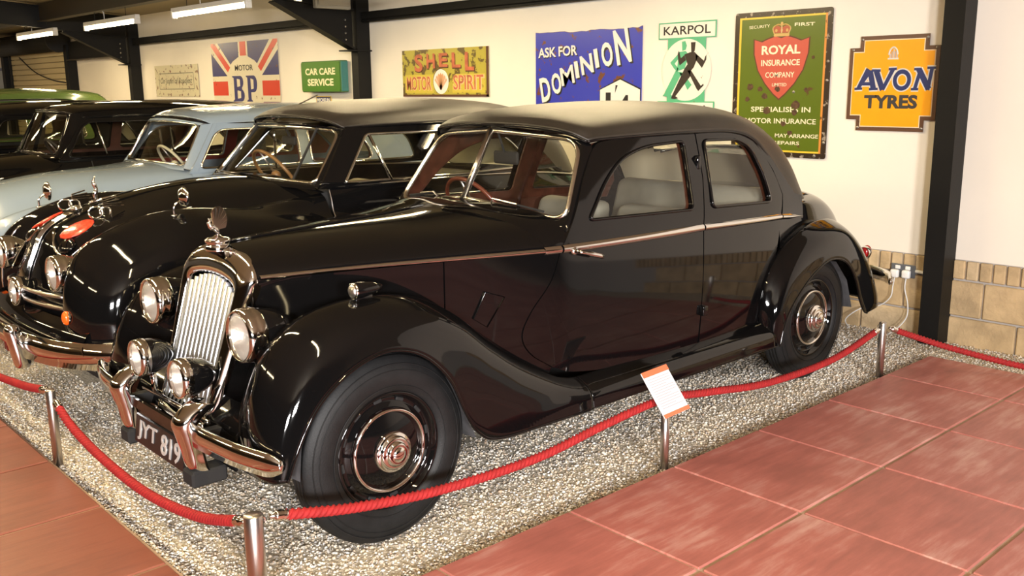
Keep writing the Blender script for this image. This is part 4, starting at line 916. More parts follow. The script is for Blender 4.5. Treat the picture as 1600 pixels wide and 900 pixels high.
    # bumper blade and overrider
    P = cr([(-.585, s * .30, .435), (-.582, s * .45, .438), (-.565, s * .62, .438), (-.525, s * .76, .432), (-.490, s * .82, .428)], 8)
    def sec(t, s=s):
        k = 1 - .55 * max(0, (t - .72) / .28) ** 2; h = .043 * k
        return [(s * a, b) for a, b in ((.0, -h), (.012, -h * .98), (.026, -h * .6), (.031, 0), (.026, h * .6), (.012, h * .98), (.0, h), (-.006, 0))]
    mk('bumper_blade', sweep(P, sec), M['chrome'], car, True)
    P2 = np.array([[(-.545, .040, .545), (-.590, .043, .522), (-.628, .042, .480), (-.620, .039, .43), (-.604, .035, .37), (-.592, .034, .31), (-.576, .032, .285)],])
    ov = []
    for x, hw, z in P2[0]:
        ov.append([(x + .06, s * .305 - hw * 1.15, z - .01), (x + .02, s * .305 - hw * 1.05, z), (x, s * .305 - hw * .55, z + .003), (x - .003, s * .305, z + .004), (x, s * .305 + hw * .55, z + .003), (x + .02, s * .305 + hw * 1.05, z), (x + .06, s * .305 + hw * 1.15, z - .01)])
    thick(mk('overrider', grid(patch(ov, 5, 4)), M['chrome'], car, True), .003)
    mk('bumper_block', rbox(-.598, -.46, s * .305 - .045, s * .305 + .045, .232, .292, .008, 1), M['dark'], car)
    # rear bumper end
    mk('rear_bumper', sweep(cr([(3.90, s * .735, .405), (4.01, s * .66, .415), (4.09, s * .50, .42), (4.12, s * .25, .42), (4.125, 0, .42)], 6), lambda t: [(-s * a, b * min(1, .45 + 3 * t)) for a, b in ((0, -.042), (.014, -.038), (.026, 0), (.014, .038), (0, .042), (-.006, 0))]), M['chrome'], car, True)
    # wiper
    y0 = s * .30; wp_ = mk('wiper', tube([(.985, s * .13, 1.140), (.965, s * .10, 1.150)] if 0 else [(.985, s * .20, 1.128), (.975, s * .22, 1.150), (1.0, s * .36, 1.132)], .0045, 6), M['steel'], car)
    mk('blade', tube([(.995, s * .24, 1.142), (1.035, s * .50, 1.108)], .005, 6), M['dark'], wp_)
# radiator
rad = empty('radiator', (0, 0, 0), (0, 0, 0), car); rad.name = 'radiator'
RP = lambda h, w_, d=0: (-.463 + w_ * .295 + d * .955, h, .42 + w_ * .955 - d * .295)
def half(L): return L + [(-h, w_) for h, w_ in L[-2::-1]]
outer = cr(np.array(half([(.215, -.075), (.228, .06), (.248, .25), (.268, .41), (.283, .52), (.281, .575), (.245, .620), (.18, .648), (.09, .664), (0, .668)])), 6)
inner = cr(np.array(half([(.190, .0), (.194, .15), (.199, .30), (.205, .42), (.207, .475), (.202, .506), (.175, .528), (.125, .541), (.065, .549), (0, .552)])), 6)
rows = [[RP(h, w_, .035) for h, w_ in inner], [RP(h, w_, .0) for h, w_ in inner], [RP(*(a * .75 + b * .25), -.012) for a, b in zip(inner, outer)], [RP(*(a * .35 + b * .65), -.006) for a, b in zip(inner, outer)], [RP(*b, .02) for b in outer], [RP(*b, .06) for b in outer], [RP(*b, .115) for b in outer]]
mk('shell', grid(patch(np.array(rows), 3, 1)), M['chrome'], rad, True)
mk('bottom_rail', sweep(np.array([RP(h, -.035 - .02 * (1 - (h / .2) ** 2), -.008) for h in np.linspace(.205, -.205, 13)]), [(-.02, -.03), (.012, -.026), (.02, 0), (.012, .026), (-.02, .03)]), M['chrome'], rad, True)
mk('core', ([RP(-.2, -.06, .05), RP(.2, -.06, .05), RP(.205, .5, .05), RP(.1, .57, .05), RP(-.1, .57, .05), RP(-.205, .5, .05)], [(0, 1, 2, 3, 4, 5)]), M['dark'], rad)
mk('core_mesh', ([RP(-.2, -.06, .045), RP(.2, -.06, .045), RP(.2, .5, .045), RP(-.2, .5, .045)], [(0, 1, 2, 3)]), M['dark'], rad)
NS = 11; slats_chrome = mat('slat_chrome_cool_lit', (.84, .87, .92), .34, 1)  # slats' bluish tint puts reflected cool light into the chrome colour
for i in range(NS):
    h = -.182 + .364 * i / (NS - 1); wt = .546 - .045 * abs(h / .18) ** 2.2; hb = h * .97
    V = []
    for w_, hh in ((-.03, hb), (.25, (h + hb) / 2), (wt - .01, h), (wt, h)):
        k = .0125 if w_ < wt else .007
        V.append([RP(hh - k, w_, .022), RP(hh - k, w_, .006), RP(hh - k * .6, w_, .0), RP(hh + k * .6, w_, .0), RP(hh + k, w_, .006), RP(hh + k, w_, .022)])
    mk('slat', grid(np.array(V)), slats_chrome, rad, True)
cap = mk('radiator_cap', lathe([(.050, -.015), (.052, .0), (.046, .008), (.044, .014), (.050, .018), (.050, .028), (.040, .034), (.018, .038), (.012, .044), (0, .044)], (-.272, 0, 1.050), 'z', 32), M['chrome'], rad, True)
ms = empty('mascot', (-.272, 0, 1.093), (0, 0, 0), car); ms.name = 'mascot'
mk('bird_body', tube(cr([(.0, 0, -.002), (.002, 0, .015), (-.012, 0, .030), (-.026, 0, .040), (-.030, 0, .052), (-.022, 0, .062), (-.032, 0, .064)], 4), [.008] * 5 + [.010] * 4 + [.012] * 4 + [.009] * 4 + [.006] * 8, 8), M['chrome'], ms, True)
fan = [(.0 + .0, .020)] + [(.012 + .034 * math.sin(a) + .010, .062 + .052 * math.cos(a)) for a in np.linspace(-1.0, 2.3, 14)]
fan = [(x, z) for x, z in fan]
mk('fan_tail', xf(slab([(x, z) for x, z in fan], -.004, .004), Matrix(((1, 0, 0, -.012), (0, 0, 1, 0), (0, 1, 0, 0), (0, 0, 0, 1)))), M['chrome'], ms)
for k in range(6):
    a = -.8 + .5 * k; mk('feather', tube([(-.008, 0, .025), (.010 + .034 * math.sin(a), -.0045, .062 + .048 * math.cos(a))], .002, 4), M['chrome'], ms)
# front apron, plate, badge bar
mk('apron', grid(patch([[(x, y, z) for y in (-.46, -.25, 0, .25, .46)] for x, z in ((-.40, .52), (-.455, .44), (-.485, .36), (-.46, .28))], 5, 4)), BK, car, True)
mk('bumper_bar', rbox(-.575, -.555, -.40, .40, .395, .445, .006, 1), BK, car)
for s in (-1, 1): mk('bumper_iron', box(-.56, -.30, s * .305 - .02, s * .305 + .02, .38, .43), M['dark'], car)
mk('fog_lamp_bar', tube([(-.50, -.30, .452), (-.50, .30, .452)], .010, 8), M['chrome'], car, True)
npl = empty('number_plate', (-.575, 0, .315), (math.radians(90 - 8), 0, -math.pi / 2), car); npl.name = 'number_plate'
mk('backing', rbox(-.235, .235, -.060, .060, -.012, 0, .005, 1), mat('plate_black', (.008, .008, .009), .3), npl)
mk('plate_top', rbox(-.22, .22, .062, .085, -.02, -.002, .004, 1), BK, npl)
sd = mat('silver_digits', (.62, .61, .60), .35, .3)
text('lettering', 'JYT', sd, npl, -.108, 0, .185, .082, .0005, bold=.01, ext=.003); text('lettering', '819', sd, npl, .115, 0, .175, .082, .0005, bold=.01, ext=.003)
# windscreen
gm = mat('grey_beige_frame', (.62, .58, .52), .22, 1)
def wpt(a, b):  # a across 0 centre..1 outer, b up 0..1 ; one flat pane per side
    A_ = np.array([.985, 0, 1.135]); B_ = np.array([1.060, .612, 1.075]); C_ = np.array([1.265, .512, 1.415]); D_ = np.array([1.172, 0, 1.447])
    return (A_ * (1 - a) + B_ * a) * (1 - b) + (D_ * (1 - a) + C_ * a) * b
hdr = []
for s in (-1, 1):
    q4 = np.array([wpt(0, 0), wpt(1, 0), wpt(1, 1), wpt(0, 1)]) * [1, s, 1]
    ring = roundpoly(q4, [.0, .085, .11, .0], 8); ring = densify(ring, .06)
    wsf = mk('windscreen_frame', tube(ring, .0125, 8, True), gm, car, True)
    mk('windscreen_glass', ([tuple(p) for p in ring], [tuple(range(len(ring)))]), M['glass'], wsf)
    # black surround out to cowl, pillar and roof edge
    oq = np.array([(.955, 0, 1.120), (1.035, .655, .995), (1.30, .555, 1.405), (1.168, 0, 1.475)]) * [1, s, 1]
    oring = roundpoly(oq, [.0, .02, .05, .0], 8); N_ = 90
    def res(R_):
        R_ = np.vstack([R_, R_[:1]]); d = np.concatenate([[0], np.cumsum(np.linalg.norm(np.diff(R_, axis=0), axis=1))]); return R_, d
    # match corner to corner
    def quadres(Q, rad):
        R_ = roundpoly(Q, rad, 8); out = []
        idx = [0, 5, 14, 18]  # corner starts inside roundpoly output: c0(1) c1(9) c2(9) c3(1)
        segs = [(R_[0:6]), (R_[5:15]), (R_[14:20] if len(R_) > 19 else R_[14:])]
        for sg, n in zip(segs, (24, 24, 24)):
            d = np.concatenate([[0], np.cumsum(np.linalg.norm(np.diff(sg, axis=0), axis=1))]); out += [np.array([np.interp(t, d, sg[:, k]) for k in range(3)]) for t in np.linspace(0, d[-1], n, endpoint=False)]
        out.append(R_[-1]); return np.array(out)
    I_ = quadres(q4, [.0, .085, .11, .0]); O_ = quadres(oq, [.0, .02, .05, .0])
    midr = (I_ + O_) / 2 + np.array([-.012, s * .010, .004])
    mk('windscreen_surround', grid(patch(np.array([I_, midr, O_]), 4, 1)), BK, car, True)
mk('centre_bar', sweep(np.array([wpt(0, t) + [-.008, 0, 0] for t in (0, .25, .5, .75, 1)]) * [1, 1, 1] + np.array([0, 0, 0]), [(-.014, 0), (0, .006), (.014, 0), (0, -.006)]) if 0 else tube([wpt(0, 0) + [-.006, 0, -.005], wpt(0, 1) + [-.006, 0, .004]], .0165, 8), gm, car, True)
# roof
RFN = [[(1.27, .545, 1.408), (1.215, .455, 1.448), (1.178, .25, 1.470), (1.165, 0, 1.476)], [(1.34, .556, 1.416), (1.315, .478, 1.478), (1.29, .26, 1.516), (1.28, 0, 1.524)], [(1.6, .566, 1.422), (1.6, .495, 1.492), (1.6, .27, 1.541), (1.6, 0, 1.553)],
       [(2.0, .566, 1.424), (2.0, .495, 1.500), (2.0, .27, 1.551), (2.0, 0, 1.564)], [(2.35, .556, 1.414), (2.38, .49, 1.488), (2.4, .27, 1.536), (2.4, 0, 1.55)], [(2.55, .56, 1.365), (2.66, .48, 1.43), (2.75, .26, 1.490), (2.78, 0, 1.505)],
       [(2.69, .575, 1.25), (2.85, .50, 1.33), (3.0, .27, 1.40), (3.04, 0, 1.42)], [(2.79, .59, 1.14), (2.97, .53, 1.20), (3.14, .29, 1.27), (3.19, 0, 1.29)], [(2.87, .61, 1.04), (3.04, .555, 1.07), (3.22, .31, 1.13), (3.28, 0, 1.15)], [(2.93, .615, 1.015), (3.07, .57, 1.00), (3.25, .32, 1.02), (3.31, 0, 1.03)]]
def roof(RN_, par, m, lining, hole=(5.15, 7.1, .62), seams=True, bead=True):
    G = patch(sym_net(RN_), 8, 8); mu, mv = G.shape[:2]; keep = []
    for i in range(mu - 1):
        for j in range(mv - 1):
            uu = (i + .5) / 8; vv = ((j + .5) - (mv - 1) / 2) / ((mv - 1) / 2)
            if hole:
                a = (uu - (hole[0] + hole[1]) / 2) / ((hole[1] - hole[0]) / 2); b = vv / hole[2]
                if a ** 4 + b ** 4 < 1: continue
            k = i * mv + j; keep.append((k, k + 1, k + mv + 1, k + mv))
    o = thick(mk('roof', (G.reshape(-1, 3).tolist(), keep), m, par, True), .012, 1 if 0 else -1)
    Gi = G.copy(); c = np.array([2.0 * 0 + G[..., 0].mean(), 0, 1.1]); Gi = c + (G - c) * .965
    mk('headlining', (Gi.reshape(-1, 3).tolist(), keep), lining, o, True)
    if hole:
        th = np.linspace(0, 2 * math.pi, 49)[:-1]; L_ = []
        for t in th:
            ca, sa = math.cos(t), math.sin(t); r_ = (abs(ca) ** 4 + abs(sa) ** 4) ** -.25 * 1.02
            uu = (hole[0] + hole[1]) / 2 + r_ * ca * (hole[1] - hole[0]) / 2; vv = r_ * sa * hole[2]
            fi = np.clip(uu * 8, 0, mu - 1.001); fj = np.clip((vv + 1) / 2 * (mv - 1), 0, mv - 1.001); i, j = int(fi), int(fj); a, b = fi - i, fj - j
            L_.append(G[i, j] * (1 - a) * (1 - b) + G[i + 1, j] * a * (1 - b) + G[i, j + 1] * (1 - a) * b + G[i + 1, j + 1] * a * b)
        rwn = mk('rear_window_rim', tube(L_, .012, 6, True), M['black2'], o, True); mk('rear_window_glass', (L_, [tuple(range(len(L_)))]), M['glass'], rwn)
    if bead:
        E_ = np.vstack([G[0:1, 0], G[:, 0]]); mk('gutter_bead', tube(G[:, 0], .008, 6), M['black2'], o, True); mk('gutter_bead', tube(G[:, -1], .008, 6), M['black2'], o, True); mk('front_bead', tube(G[0], .009, 6), M['black2'], o, True)
    if seams:
        mk('seam', tube([G[int(8 * (1.35 + .8 * 0 + 0)), mv // 2] * 0 + p for p in [G[min(mu - 1, max(0, int(round(8 * (.55 + .35 * (1 - abs(2 * k / (mv - 1) - 1)) * 0 + 0)) + 0)) + 0), k] for k in range(mv)]], .0025, 5), m, o)
        jn = int((mv - 1) * .26)
        for jj in (jn, mv - 1 - jn): mk('seam', tube(cr(np.array([G[1, jj - 7 if jj < mv / 2 else jj + 7], G[6, jj - 2 if jj < mv / 2 else jj + 2], G[14, jj], G[24, jj], G[34, jj], G[44, jj]]) + [0, 0, .001], 6), .003, 5), m, o)
    return o
rf = roof(RFN, car, M['fabric'], M['headlining'])
# tail
TN = [[(2.70, .668, .30), (2.70, .676, .60), (2.70, .655, .94), (2.70, .615, 1.02), (2.70, .3, 1.05), (2.70, 0, 1.06)], [(3.05, .63, .30), (3.05, .638, .6), (3.05, .612, .92), (3.05, .57, 1.00), (3.05, .3, 1.045), (3.05, 0, 1.055)],
      [(3.40, .55, .30), (3.40, .558, .58), (3.40, .535, .87), (3.40, .475, .975), (3.40, .27, 1.018), (3.40, 0, 1.028)], [(3.7, .47, .30), (3.7, .475, .54), (3.7, .45, .78), (3.7, .39, .875), (3.7, .23, .925), (3.7, 0, .94)],
      [(3.93, .40, .29), (3.93, .40, .46), (3.93, .38, .62), (3.93, .33, .705), (3.93, .2, .76), (3.93, 0, .775)], [(4.05, .36, .27), (4.05, .36, .36), (4.05, .34, .45), (4.05, .30, .51), (4.05, .18, .55), (4.05, 0, .56)], [(4.08, .34, .25), (4.08, .34, .28), (4.08, .32, .31), (4.08, .28, .33), (4.08, .17, .34), (4.08, 0, .345)]]
mk('tail', grid(patch(sym_net(TN), 8, 6)), BK, car, True)
mk('boot_seam', tube(cr([(3.42, -.30, 1.015), (3.72, -.30, .905), (3.95, -.26, .73), (4.06, -.24, .50)], 6), .003, 5), M['dark'], car)
# underside and cabin floor
mk('chassis', join(box(-.35, 3.9, -.42, .42, .20, .30), box(.95, 2.75, -.64, .64, .24, .32), box(-.02, .04, -.6, .6, .28, .34), box(2.95, 3.02, -.6, .6, .28, .36)), M['dark'], car)
mk('bulkhead', box(.93, .95, -.58, .58, .3, 1.0), M['dark'], car)
mk('dashboard', rbox(1.04, 1.14, -.58, .58, .86, 1.05, .02, 2), M['wood'], car, True)
steering(car, (1.33, .32, 1.02), .20, -.55, mat('brown_bakelite', (.13, .035, .02), .25))
for y in (-.31, .31): seat(car, 1.88, y, .54, .38, 1.02, M['greycloth'])
seat(car, 2.55, 0, 1.15, .42, 1.08, M['greycloth'])
mk('parcel_shelf', box(2.72, 3.02, -.45, .45, 1.03, 1.05), M['tan'], car)
mr = mk('rear_view_mirror', rbox(1.245, 1.265, -.10, .08, 1.28, 1.345, .012, 2), M['dark'], car, True); mk('mirror_stem', tube([(1.25, 0, 1.34), (1.215, 0, 1.43)], .006, 6), M['dark'], mr)

# ------------------------------------------------------------------ the second car: black with paired wings and a centre lamp
def remap_roof(xf_, xr_, hs, zg, zc, zr):
    out = []
    for st in RFN:
        L = []
        for x, h, z in st:
            x2 = xf_ + (x - 1.165) / (3.31 - 1.165) * (xr_ - xf_)
            z2 = zg + (z - 1.41) / (1.564 - 1.41) * (zc - zg) if z > 1.41 else zr + (z - 1.0) / (1.41 - 1.0) * (zg - zr)
            L.append((x2, h * hs, z2))
        out.append(L)
    return out
def cabin(par, xb, zb, hb, xt, zt, ht, waist, wins, Hf, paint, roof_net, roof_mat, trim, door_x, lining, frame_mat, rear_end, bow=.10, inner=None):
    """roof, flanks with window openings, windscreen"""
    rf_ = roof(roof_net, par, roof_mat, lining, hole=(5.3, 6.9, .5), seams=False)
    edge = [(p[0][0], p[0][2]) for p in roof_net]
    ol = [(xb - .02, waist)] + [(rear_end, waist)] + [(x, z + .012) for x, z in edge[::-1] if x < rear_end + .1]
    for s in (-1, 1):
        sd = panel('cabin_side', ol, wins, Hf, s, paint, par, .02, .06)
        if inner: panel('inner_side', [(xb + .09, waist), (rear_end - .05, waist)] + [(x, z - .03) for x, z in edge[::-1] if xt + .20 < x < rear_end], wins, Hf, s, inner, sd, .0, .08, off=-.035)
        for w_ in wins:
            panel('side_glass', w_, [], Hf, s, M['glass_d'], sd, 0, .08, off=-.012); mk('window_bead', tube(outline3(w_, Hf, s, .004), .009, 6, True), trim, sd, True)
    A_ = [np.array((xb - bow * (1 - (a ** 2)), a * hb, zb + .02 * (1 - a * a))) for a in np.linspace(-1, 1, 13)]
    B_ = [np.array((xt - bow * .8 * (1 - (a ** 2)), a * ht, zt + .02 * (1 - a * a))) for a in np.linspace(1, -1, 13)]
    ring = roundpoly(np.array([A_[0], A_[3], A_[6], A_[9], A_[12], B_[0], B_[3], B_[6], B_[9], B_[12]]), [.06, 0, 0, 0, .06, .08, 0, 0, 0, .08], 6)
    wf = mk('windscreen_frame', tube(ring, .012, 8, True), trim, par, True)
    Gw = np.array([[A_[i] * (1 - t) + B_[12 - i] * t for t in np.linspace(.0, 1, 6)] for i in range(13)]); mk('windscreen_glass', grid(Gw), M['glass'], wf, True)
    # pillar and cowl surround
    oA = [np.array((xb - .03 - (bow + .02) * (1 - a * a), a * (hb + .045), zb - .03 + .02 * (1 - a * a))) for a in np.linspace(-1, 1, 13)]
    oB = [np.array((xt + .035 - (bow * .8 + .03) * (1 - a ** 4), a * (ht + .04), zt + .012 + .035 * (1 - a * a))) for a in np.linspace(1, -1, 13)]
    for nm, I_, O_ in (('cowl_edge', A_, oA), ('header', B_, oB)): mk(nm, grid(patch(np.array([I_, [(p + q_) / 2 + np.array([-.008, 0, .004]) for p, q_ in zip(I_, O_)], O_]), 3, 2)), paint, par, True)
    def onside(o0, o1):
        out = []
        for t in np.linspace(0, 1, 5):
            p = o0 * (1 - t) + o1 * t; x = p[0] + .075; out.append(np.array([x, math.copysign(Hf(x, p[2]) + .002, p[1]), p[2]]))
        return out
    for i0, i1, o0, o1 in ((A_[0], B_[12], oA[0], oB[12]), (A_[12], B_[0], oA[12], oB[0])):
        mk('windscreen_pillar', grid(patch(np.array([[i0 * (1 - t) + i1 * t for t in np.linspace(0, 1, 5)], [(i0 * (1 - t) + i1 * t + o0 * (1 - t) + o1 * t) / 2 + np.array([-.006, 0, 0]) for t in np.linspace(0, 1, 5)], onside(o0, o1)]), 3, 2)), paint, par, True)
    return rf_

c2 = empty('vintage_saloon', (0, 2.9, 0)); tag(c2, 'black vintage saloon with chrome bonnet strips, red patches and a dark fabric roof', 'car', 'vintage cars parked in a row')
B2 = M['black2']
WN = [[(-.36, .50, .44), (-.42, .55, .42), (-.45, .63, .41), (-.41, .79, .41), (-.33, .865, .41), (-.26, .885, .40)], [(-.36, .475, .62), (-.43, .545, .62), (-.465, .625, .61), (-.42, .785, .60), (-.32, .87, .56), (-.22, .89, .42)],
      [(-.33, .455, .76), (-.395, .53, .79), (-.42, .61, .79), (-.37, .78, .75), (-.27, .87, .68), (-.18, .89, .40)], [(-.26, .44, .86), (-.29, .52, .92), (-.29, .61, .932), (-.25, .775, .87), (-.18, .868, .76), (-.1, .89, .38)],
      [(-.02, .44, .965), (-.02, .53, 1.022), (-.02, .62, 1.032), (-.0, .78, .955), (.02, .87, .82), (.05, .89, .34)], [(.25, .45, 1.0), (.25, .54, 1.04), (.25, .63, 1.045), (.25, .79, .97), (.25, .875, .80), (.25, .89, .30)],
      [(.60, .49, 1.02), (.60, .56, 1.022), (.60, .65, 1.002), (.60, .80, .93), (.60, .875, .78), (.60, .89, .28)], [(.99, .60, 1.07), (.99, .65, 1.04), (.99, .71, .96), (.99, .80, .88), (.99, .872, .74), (.99, .885, .28)]]
DN = [[(1.0, .665, 1.105), (1.0, .69, 1.04), (1.0, .715, .96), (1.0, .80, .88), (1.0, .872, .74), (1.0, .885, .28)], [(1.5, .69, 1.105), (1.5, .715, 1.02), (1.5, .74, .88), (1.5, .80, .79), (1.5, .86, .65), (1.5, .875, .28)],
      [(2.2, .68, 1.10), (2.2, .715, 1.0), (2.2, .75, .85), (2.2, .79, .75), (2.2, .85, .60), (2.2, .87, .28)], [(2.9, .60, 1.06), (2.9, .68, .96), (2.9, .74, .84), (2.9, .78, .72), (2.9, .84, .58), (2.9, .86, .30)],
      [(3.5, .50, .95), (3.5, .60, .88), (3.5, .67, .78), (3.5, .73, .66), (3.5, .78, .52), (3.5, .80, .30)], [(3.9, .40, .72), (3.9, .46, .68), (3.9, .54, .60), (3.9, .60, .52), (3.9, .64, .42), (3.9, .66, .30)]]
for s in (-1, 1):
    G = patch([[(x, s * h, z) for x, h, z in st] for st in WN], 8, 7); fwg = mk('front_wing', grid(G if s > 0 else G[:, ::-1]), B2, c2, True)
    mk('wing_edge_strip', tube(G[:24, 7], .006, 6), M['chrome'], fwg, True)
    G = patch([[(x, s * h, z) for x, h, z in st] for st in DN], 8, 7); ds = mk('body_side', grid(G if s > 0 else G[:, ::-1]), B2, c2, True)
    mk('waist_strip', tube(G[:, 0] + [0, s * .004, 0], .009, 6), M['chrome'], ds, True)
    mk('door_seam', tube(G[0, :] + [.004, s * .001, 0], .003, 5), M['steel'], ds)
    lamp(c2, 'headlamp', (-.437, s * .45, .775), .088, .16, M['chrome'], 0)
    ind = mk('indicator', ellipsoid((-.468, s * .655, .592), (.022, .026, .035)), M['orange'], c2, True); mk('indicator_base', lathe([(.030, -.01), (.033, .01), (.03, .02)], (-.455, s * .655, .592), 'x', 16), M['chrome'], ind, True)
    wheel(c2, .25, s * .80, s); wheel(c2, 2.72, s * .76, s)
    # red oval patch and winged emblem
    base = np.array((-.245, s * .24, .957))
    bd = mk('red_patch', xf(ellipsoid((0, 0, 0), (.095, .06, .012)), Matrix.Translation(base) @ Matrix.Rotation(-.42, 4, 'Y') @ Matrix.Rotation(-s * .28, 4, 'X')), M['redpatch'], c2, True)
    for k, (dx, rr) in enumerate(((.10, .030), (.15, .024))):
        mk('emblem_loop', tube([(base[0] + dx + rr * math.cos(t) * 1.2, base[1] + .0 + .004 * math.sin(3 * t), base[2] + .075 + rr * math.sin(t)) for t in np.linspace(0, 6.28, 17)[:-1]], .005, 6, True), M['chrome'], bd, True)
    for k in range(4): mk('emblem_feather', tube([(base[0] + .14, base[1], base[2] + .105 + .008 * k), (base[0] + .25 - .012 * k, base[1], base[2] + .10 + .016 * k)], .004, 5), M['chrome'], bd)
    mk('intake_trim', tube(cr([(-.325, s * .12, .935), (-.352, s * .20, .872), (-.358, s * .29, .842), (-.33, s * .38, .822), (-.28, s * .42, .86)], 5), .008, 6), M['chrome'], c2, True)
    mk('intake_mouth', xf(ellipsoid((0, 0, 0), (.05, .10, .02)), Matrix.Translation((-.318, s * .27, .880)) @ Matrix.Rotation(-.85, 4, 'Y')), B2, c2, True)
    mk('bonnet_groove', tube(cr([(-.43, s * .33, .70), (-.36, s * .36, .80), (-.27, s * .385, .885), (-.05, s * .40, .985), (.3, s * .42, 1.035)], 5), .005, 5), M['chrome'], c2, True)
    # wing mirror
    mx_ = .10 if s < 0 else -.16; mi = empty('wing_mirror', (mx_, s * .66, 1.03 if s < 0 else .985), (0, 0, 0), c2); mi.name = 'wing_mirror'
    mk('stem', tube(cr([(0, 0, 0), (0, 0, .04), (.015, 0, .06), (.04, 0, .075)], 4), .006, 6), M['chrome'], mi, True); mk('mirror_shell', lathe([(.0, -.022), (.036, -.014), (.054, 0), (.056, .009), (.0, .011)], (.05, 0, .09), 'x', 20), M['chrome'], mi, True); mk('stem_foot', ellipsoid((0, 0, 0), (.02, .014, .008)), M['chrome'], mi, True)
    # overrider
    vf = rbox(-.668, -.59, s * .33 - .040, s * .33 + .040, .30, .53, .03, 3); mk('overrider', ([(v[0] + (.03 if v[2] < .38 else 0), v[1], v[2]) for v in vf[0]], vf[1]), M['chrome'], c2, True)
BN = [[(-.38, .48, .50), (-.43, .30, .50), (-.45, .15, .50), (-.45, 0, .50)], [(-.36, .47, .64), (-.42, .30, .66), (-.44, .15, .67), (-.445, 0, .67)], [(-.33, .455, .745), (-.37, .30, .78), (-.395, .15, .80), (-.40, 0, .805)], [(-.26, .44, .85), (-.29, .30, .905), (-.31, .15, .938), (-.315, 0, .945)],
      [(-.05, .44, .96), (-.07, .30, 1.005), (-.085, .15, 1.034), (-.09, 0, 1.044)], [(.3, .45, 1.0), (.3, .30, 1.068), (.3, .15, 1.112), (.3, 0, 1.124)], [(.66, .50, 1.02), (.66, .34, 1.105), (.66, .17, 1.145), (.66, 0, 1.155)], [(1.0, .625, 1.075), (.97, .42, 1.125), (.93, .2, 1.15), (.915, 0, 1.156)]]
GB = patch(sym_net(BN), 8, 8); mk('bonnet', grid(GB), B2, c2, True)
mc = GB.shape[1] // 2
for k in range(-2, 3): mk('bonnet_strip', tube([GB[i, mc + 1 * 0] + np.array([-.004, k * .014, .005]) for i in range(6, 30)], .0048, 6), M['chrome'], c2, True)
mk('bonnet_medallion', ellipsoid(tuple(GB[30, mc] + [0, 0, .012]), (.03, .03, .02)), M['chrome'], c2, True)
ma = empty('mascot', tuple(GB[33, mc] + [0, 0, .003]), (0, 0, 0), c2); ma.name = 'mascot'; mk('figure', tube(cr([(0, 0, 0), (-.01, 0, .04), (.0, 0, .075), (-.012, 0, .11), (.0, 0, .145)], 4), [.010, .009, .009, .010, .012, .013, .013, .012, .011, .011, .012, .011, .009, .007, .005, .004, .002], 8), M['chrome'], ma, True); mk('mascot_foot', tube([(-.04, 0, .0), (.12, 0, .035)], [.012, .004], 8), M['chrome'], ma, True)
lamp(c2, 'centre_lamp', (-.505, 0, .63), .075, .13, B2, 0, False)
for z, b in ((.655, .42), (.60, .46)): mk('grille_bar', tube(cr([(-.40, -b, z - .01), (-.47, -.25, z), (-.485, 0, z), (-.47, .25, z), (-.40, b, z - .01)], 6), .011, 8), M['steel'], c2, True)
mk('grille_back', ([(-.33, -.48, .40), (-.33, .48, .40), (-.33, .46, .66), (-.33, -.46, .66)], [(0, 1, 2, 3)]), M['dark'], c2)
mk('apron', grid(patch([[(x + .12 * abs(y) ** 2, y, z) for y in (-.8, -.55, -.28, 0, .28, .55, .8)] for x, z in ((-.47, .56), (-.52, .50), (-.53, .43), (-.48, .34))], 4, 4)), B2, c2, True)
Pb = cr([(-.22, -.93, .425), (-.38, -.86, .425), (-.52, -.62, .425), (-.585, -.30, .425), (-.60, 0, .425), (-.585, .30, .425), (-.52, .62, .425), (-.38, .86, .425), (-.22, .93, .425)], 8)
mk('bumper', sweep(Pb, [(-.02, -.065), (.012, -.060), (.030, -.035), (.030, -.010), (.022, 0), (.030, .010), (.030, .035), (.012, .060), (-.02, .065)][::-1]), M['chrome'], c2, True)
W2f = interp([(.8, .66), (1.0, .685), (1.5, .70), (2.2, .69), (2.7, .64), (3.0, .60), (3.4, .54)])
def H2f(x, z): return W2f(x) - .155 * max(0, (z - 1.105) / .33) ** 1.15
R2 = remap_roof(1.10, 3.35, .97, 1.425, 1.577, 1.05)
w2 = roundpoly([(1.10, 1.125), (2.05, 1.12), (2.60, 1.13), (2.46, 1.33), (2.20, 1.388), (1.33, 1.388)], [.02, .0, .06, .12, .08, .03], 6)
cabin(c2, .955, 1.125, .615, 1.185, 1.412, .525, 1.10, [w2], H2f, B2, R2, M['fabric'], M['chrome'], 1.0, M['tan'], M['chrome'], 2.95, .13)
for s in (-1, 1):
    mk('vent_frame', tube([(1.345, s * (H2f(1.34, 1.12)), 1.12), (1.335, s * (H2f(1.34, 1.38)), 1.385)] if 0 else [(1.42, s * H2f(1.42, 1.12), 1.12), (1.355, s * H2f(1.355, 1.385), 1.385)], .011, 6), M['chrome'], c2, True)
    mk('door_handle', tube([(1.55, s * .735, 1.03), (1.68, s * .74, 1.03)], .008, 6), M['chrome'], c2, True)
    mk('screen_bar', tube([(.865 + .055, s * .42, 1.14), (1.125, s * .37, 1.425)], .008, 6), M['dark'], c2)
mk('tail_deck', grid(patch(sym_net([[(2.85, .63, 1.06), (2.85, .4, 1.08), (2.85, 0, 1.09)], [(3.4, .52, .97), (3.4, .3, 1.02), (3.4, 0, 1.03)], [(3.8, .42, .78), (3.8, .25, .84), (3.8, 0, .86)], [(3.98, .40, .5), (4.0, .25, .5), (4.0, 0, .5)]]), 5, 5)), B2, c2, True)
mk('floor_pan', box(-.3, 3.8, -.7, .7, .22, .30), M['dark'], c2); mk('dashboard', rbox(1.0, 1.12, -.6, .6, .90, 1.08, .02, 2), M['dark'], c2, True)
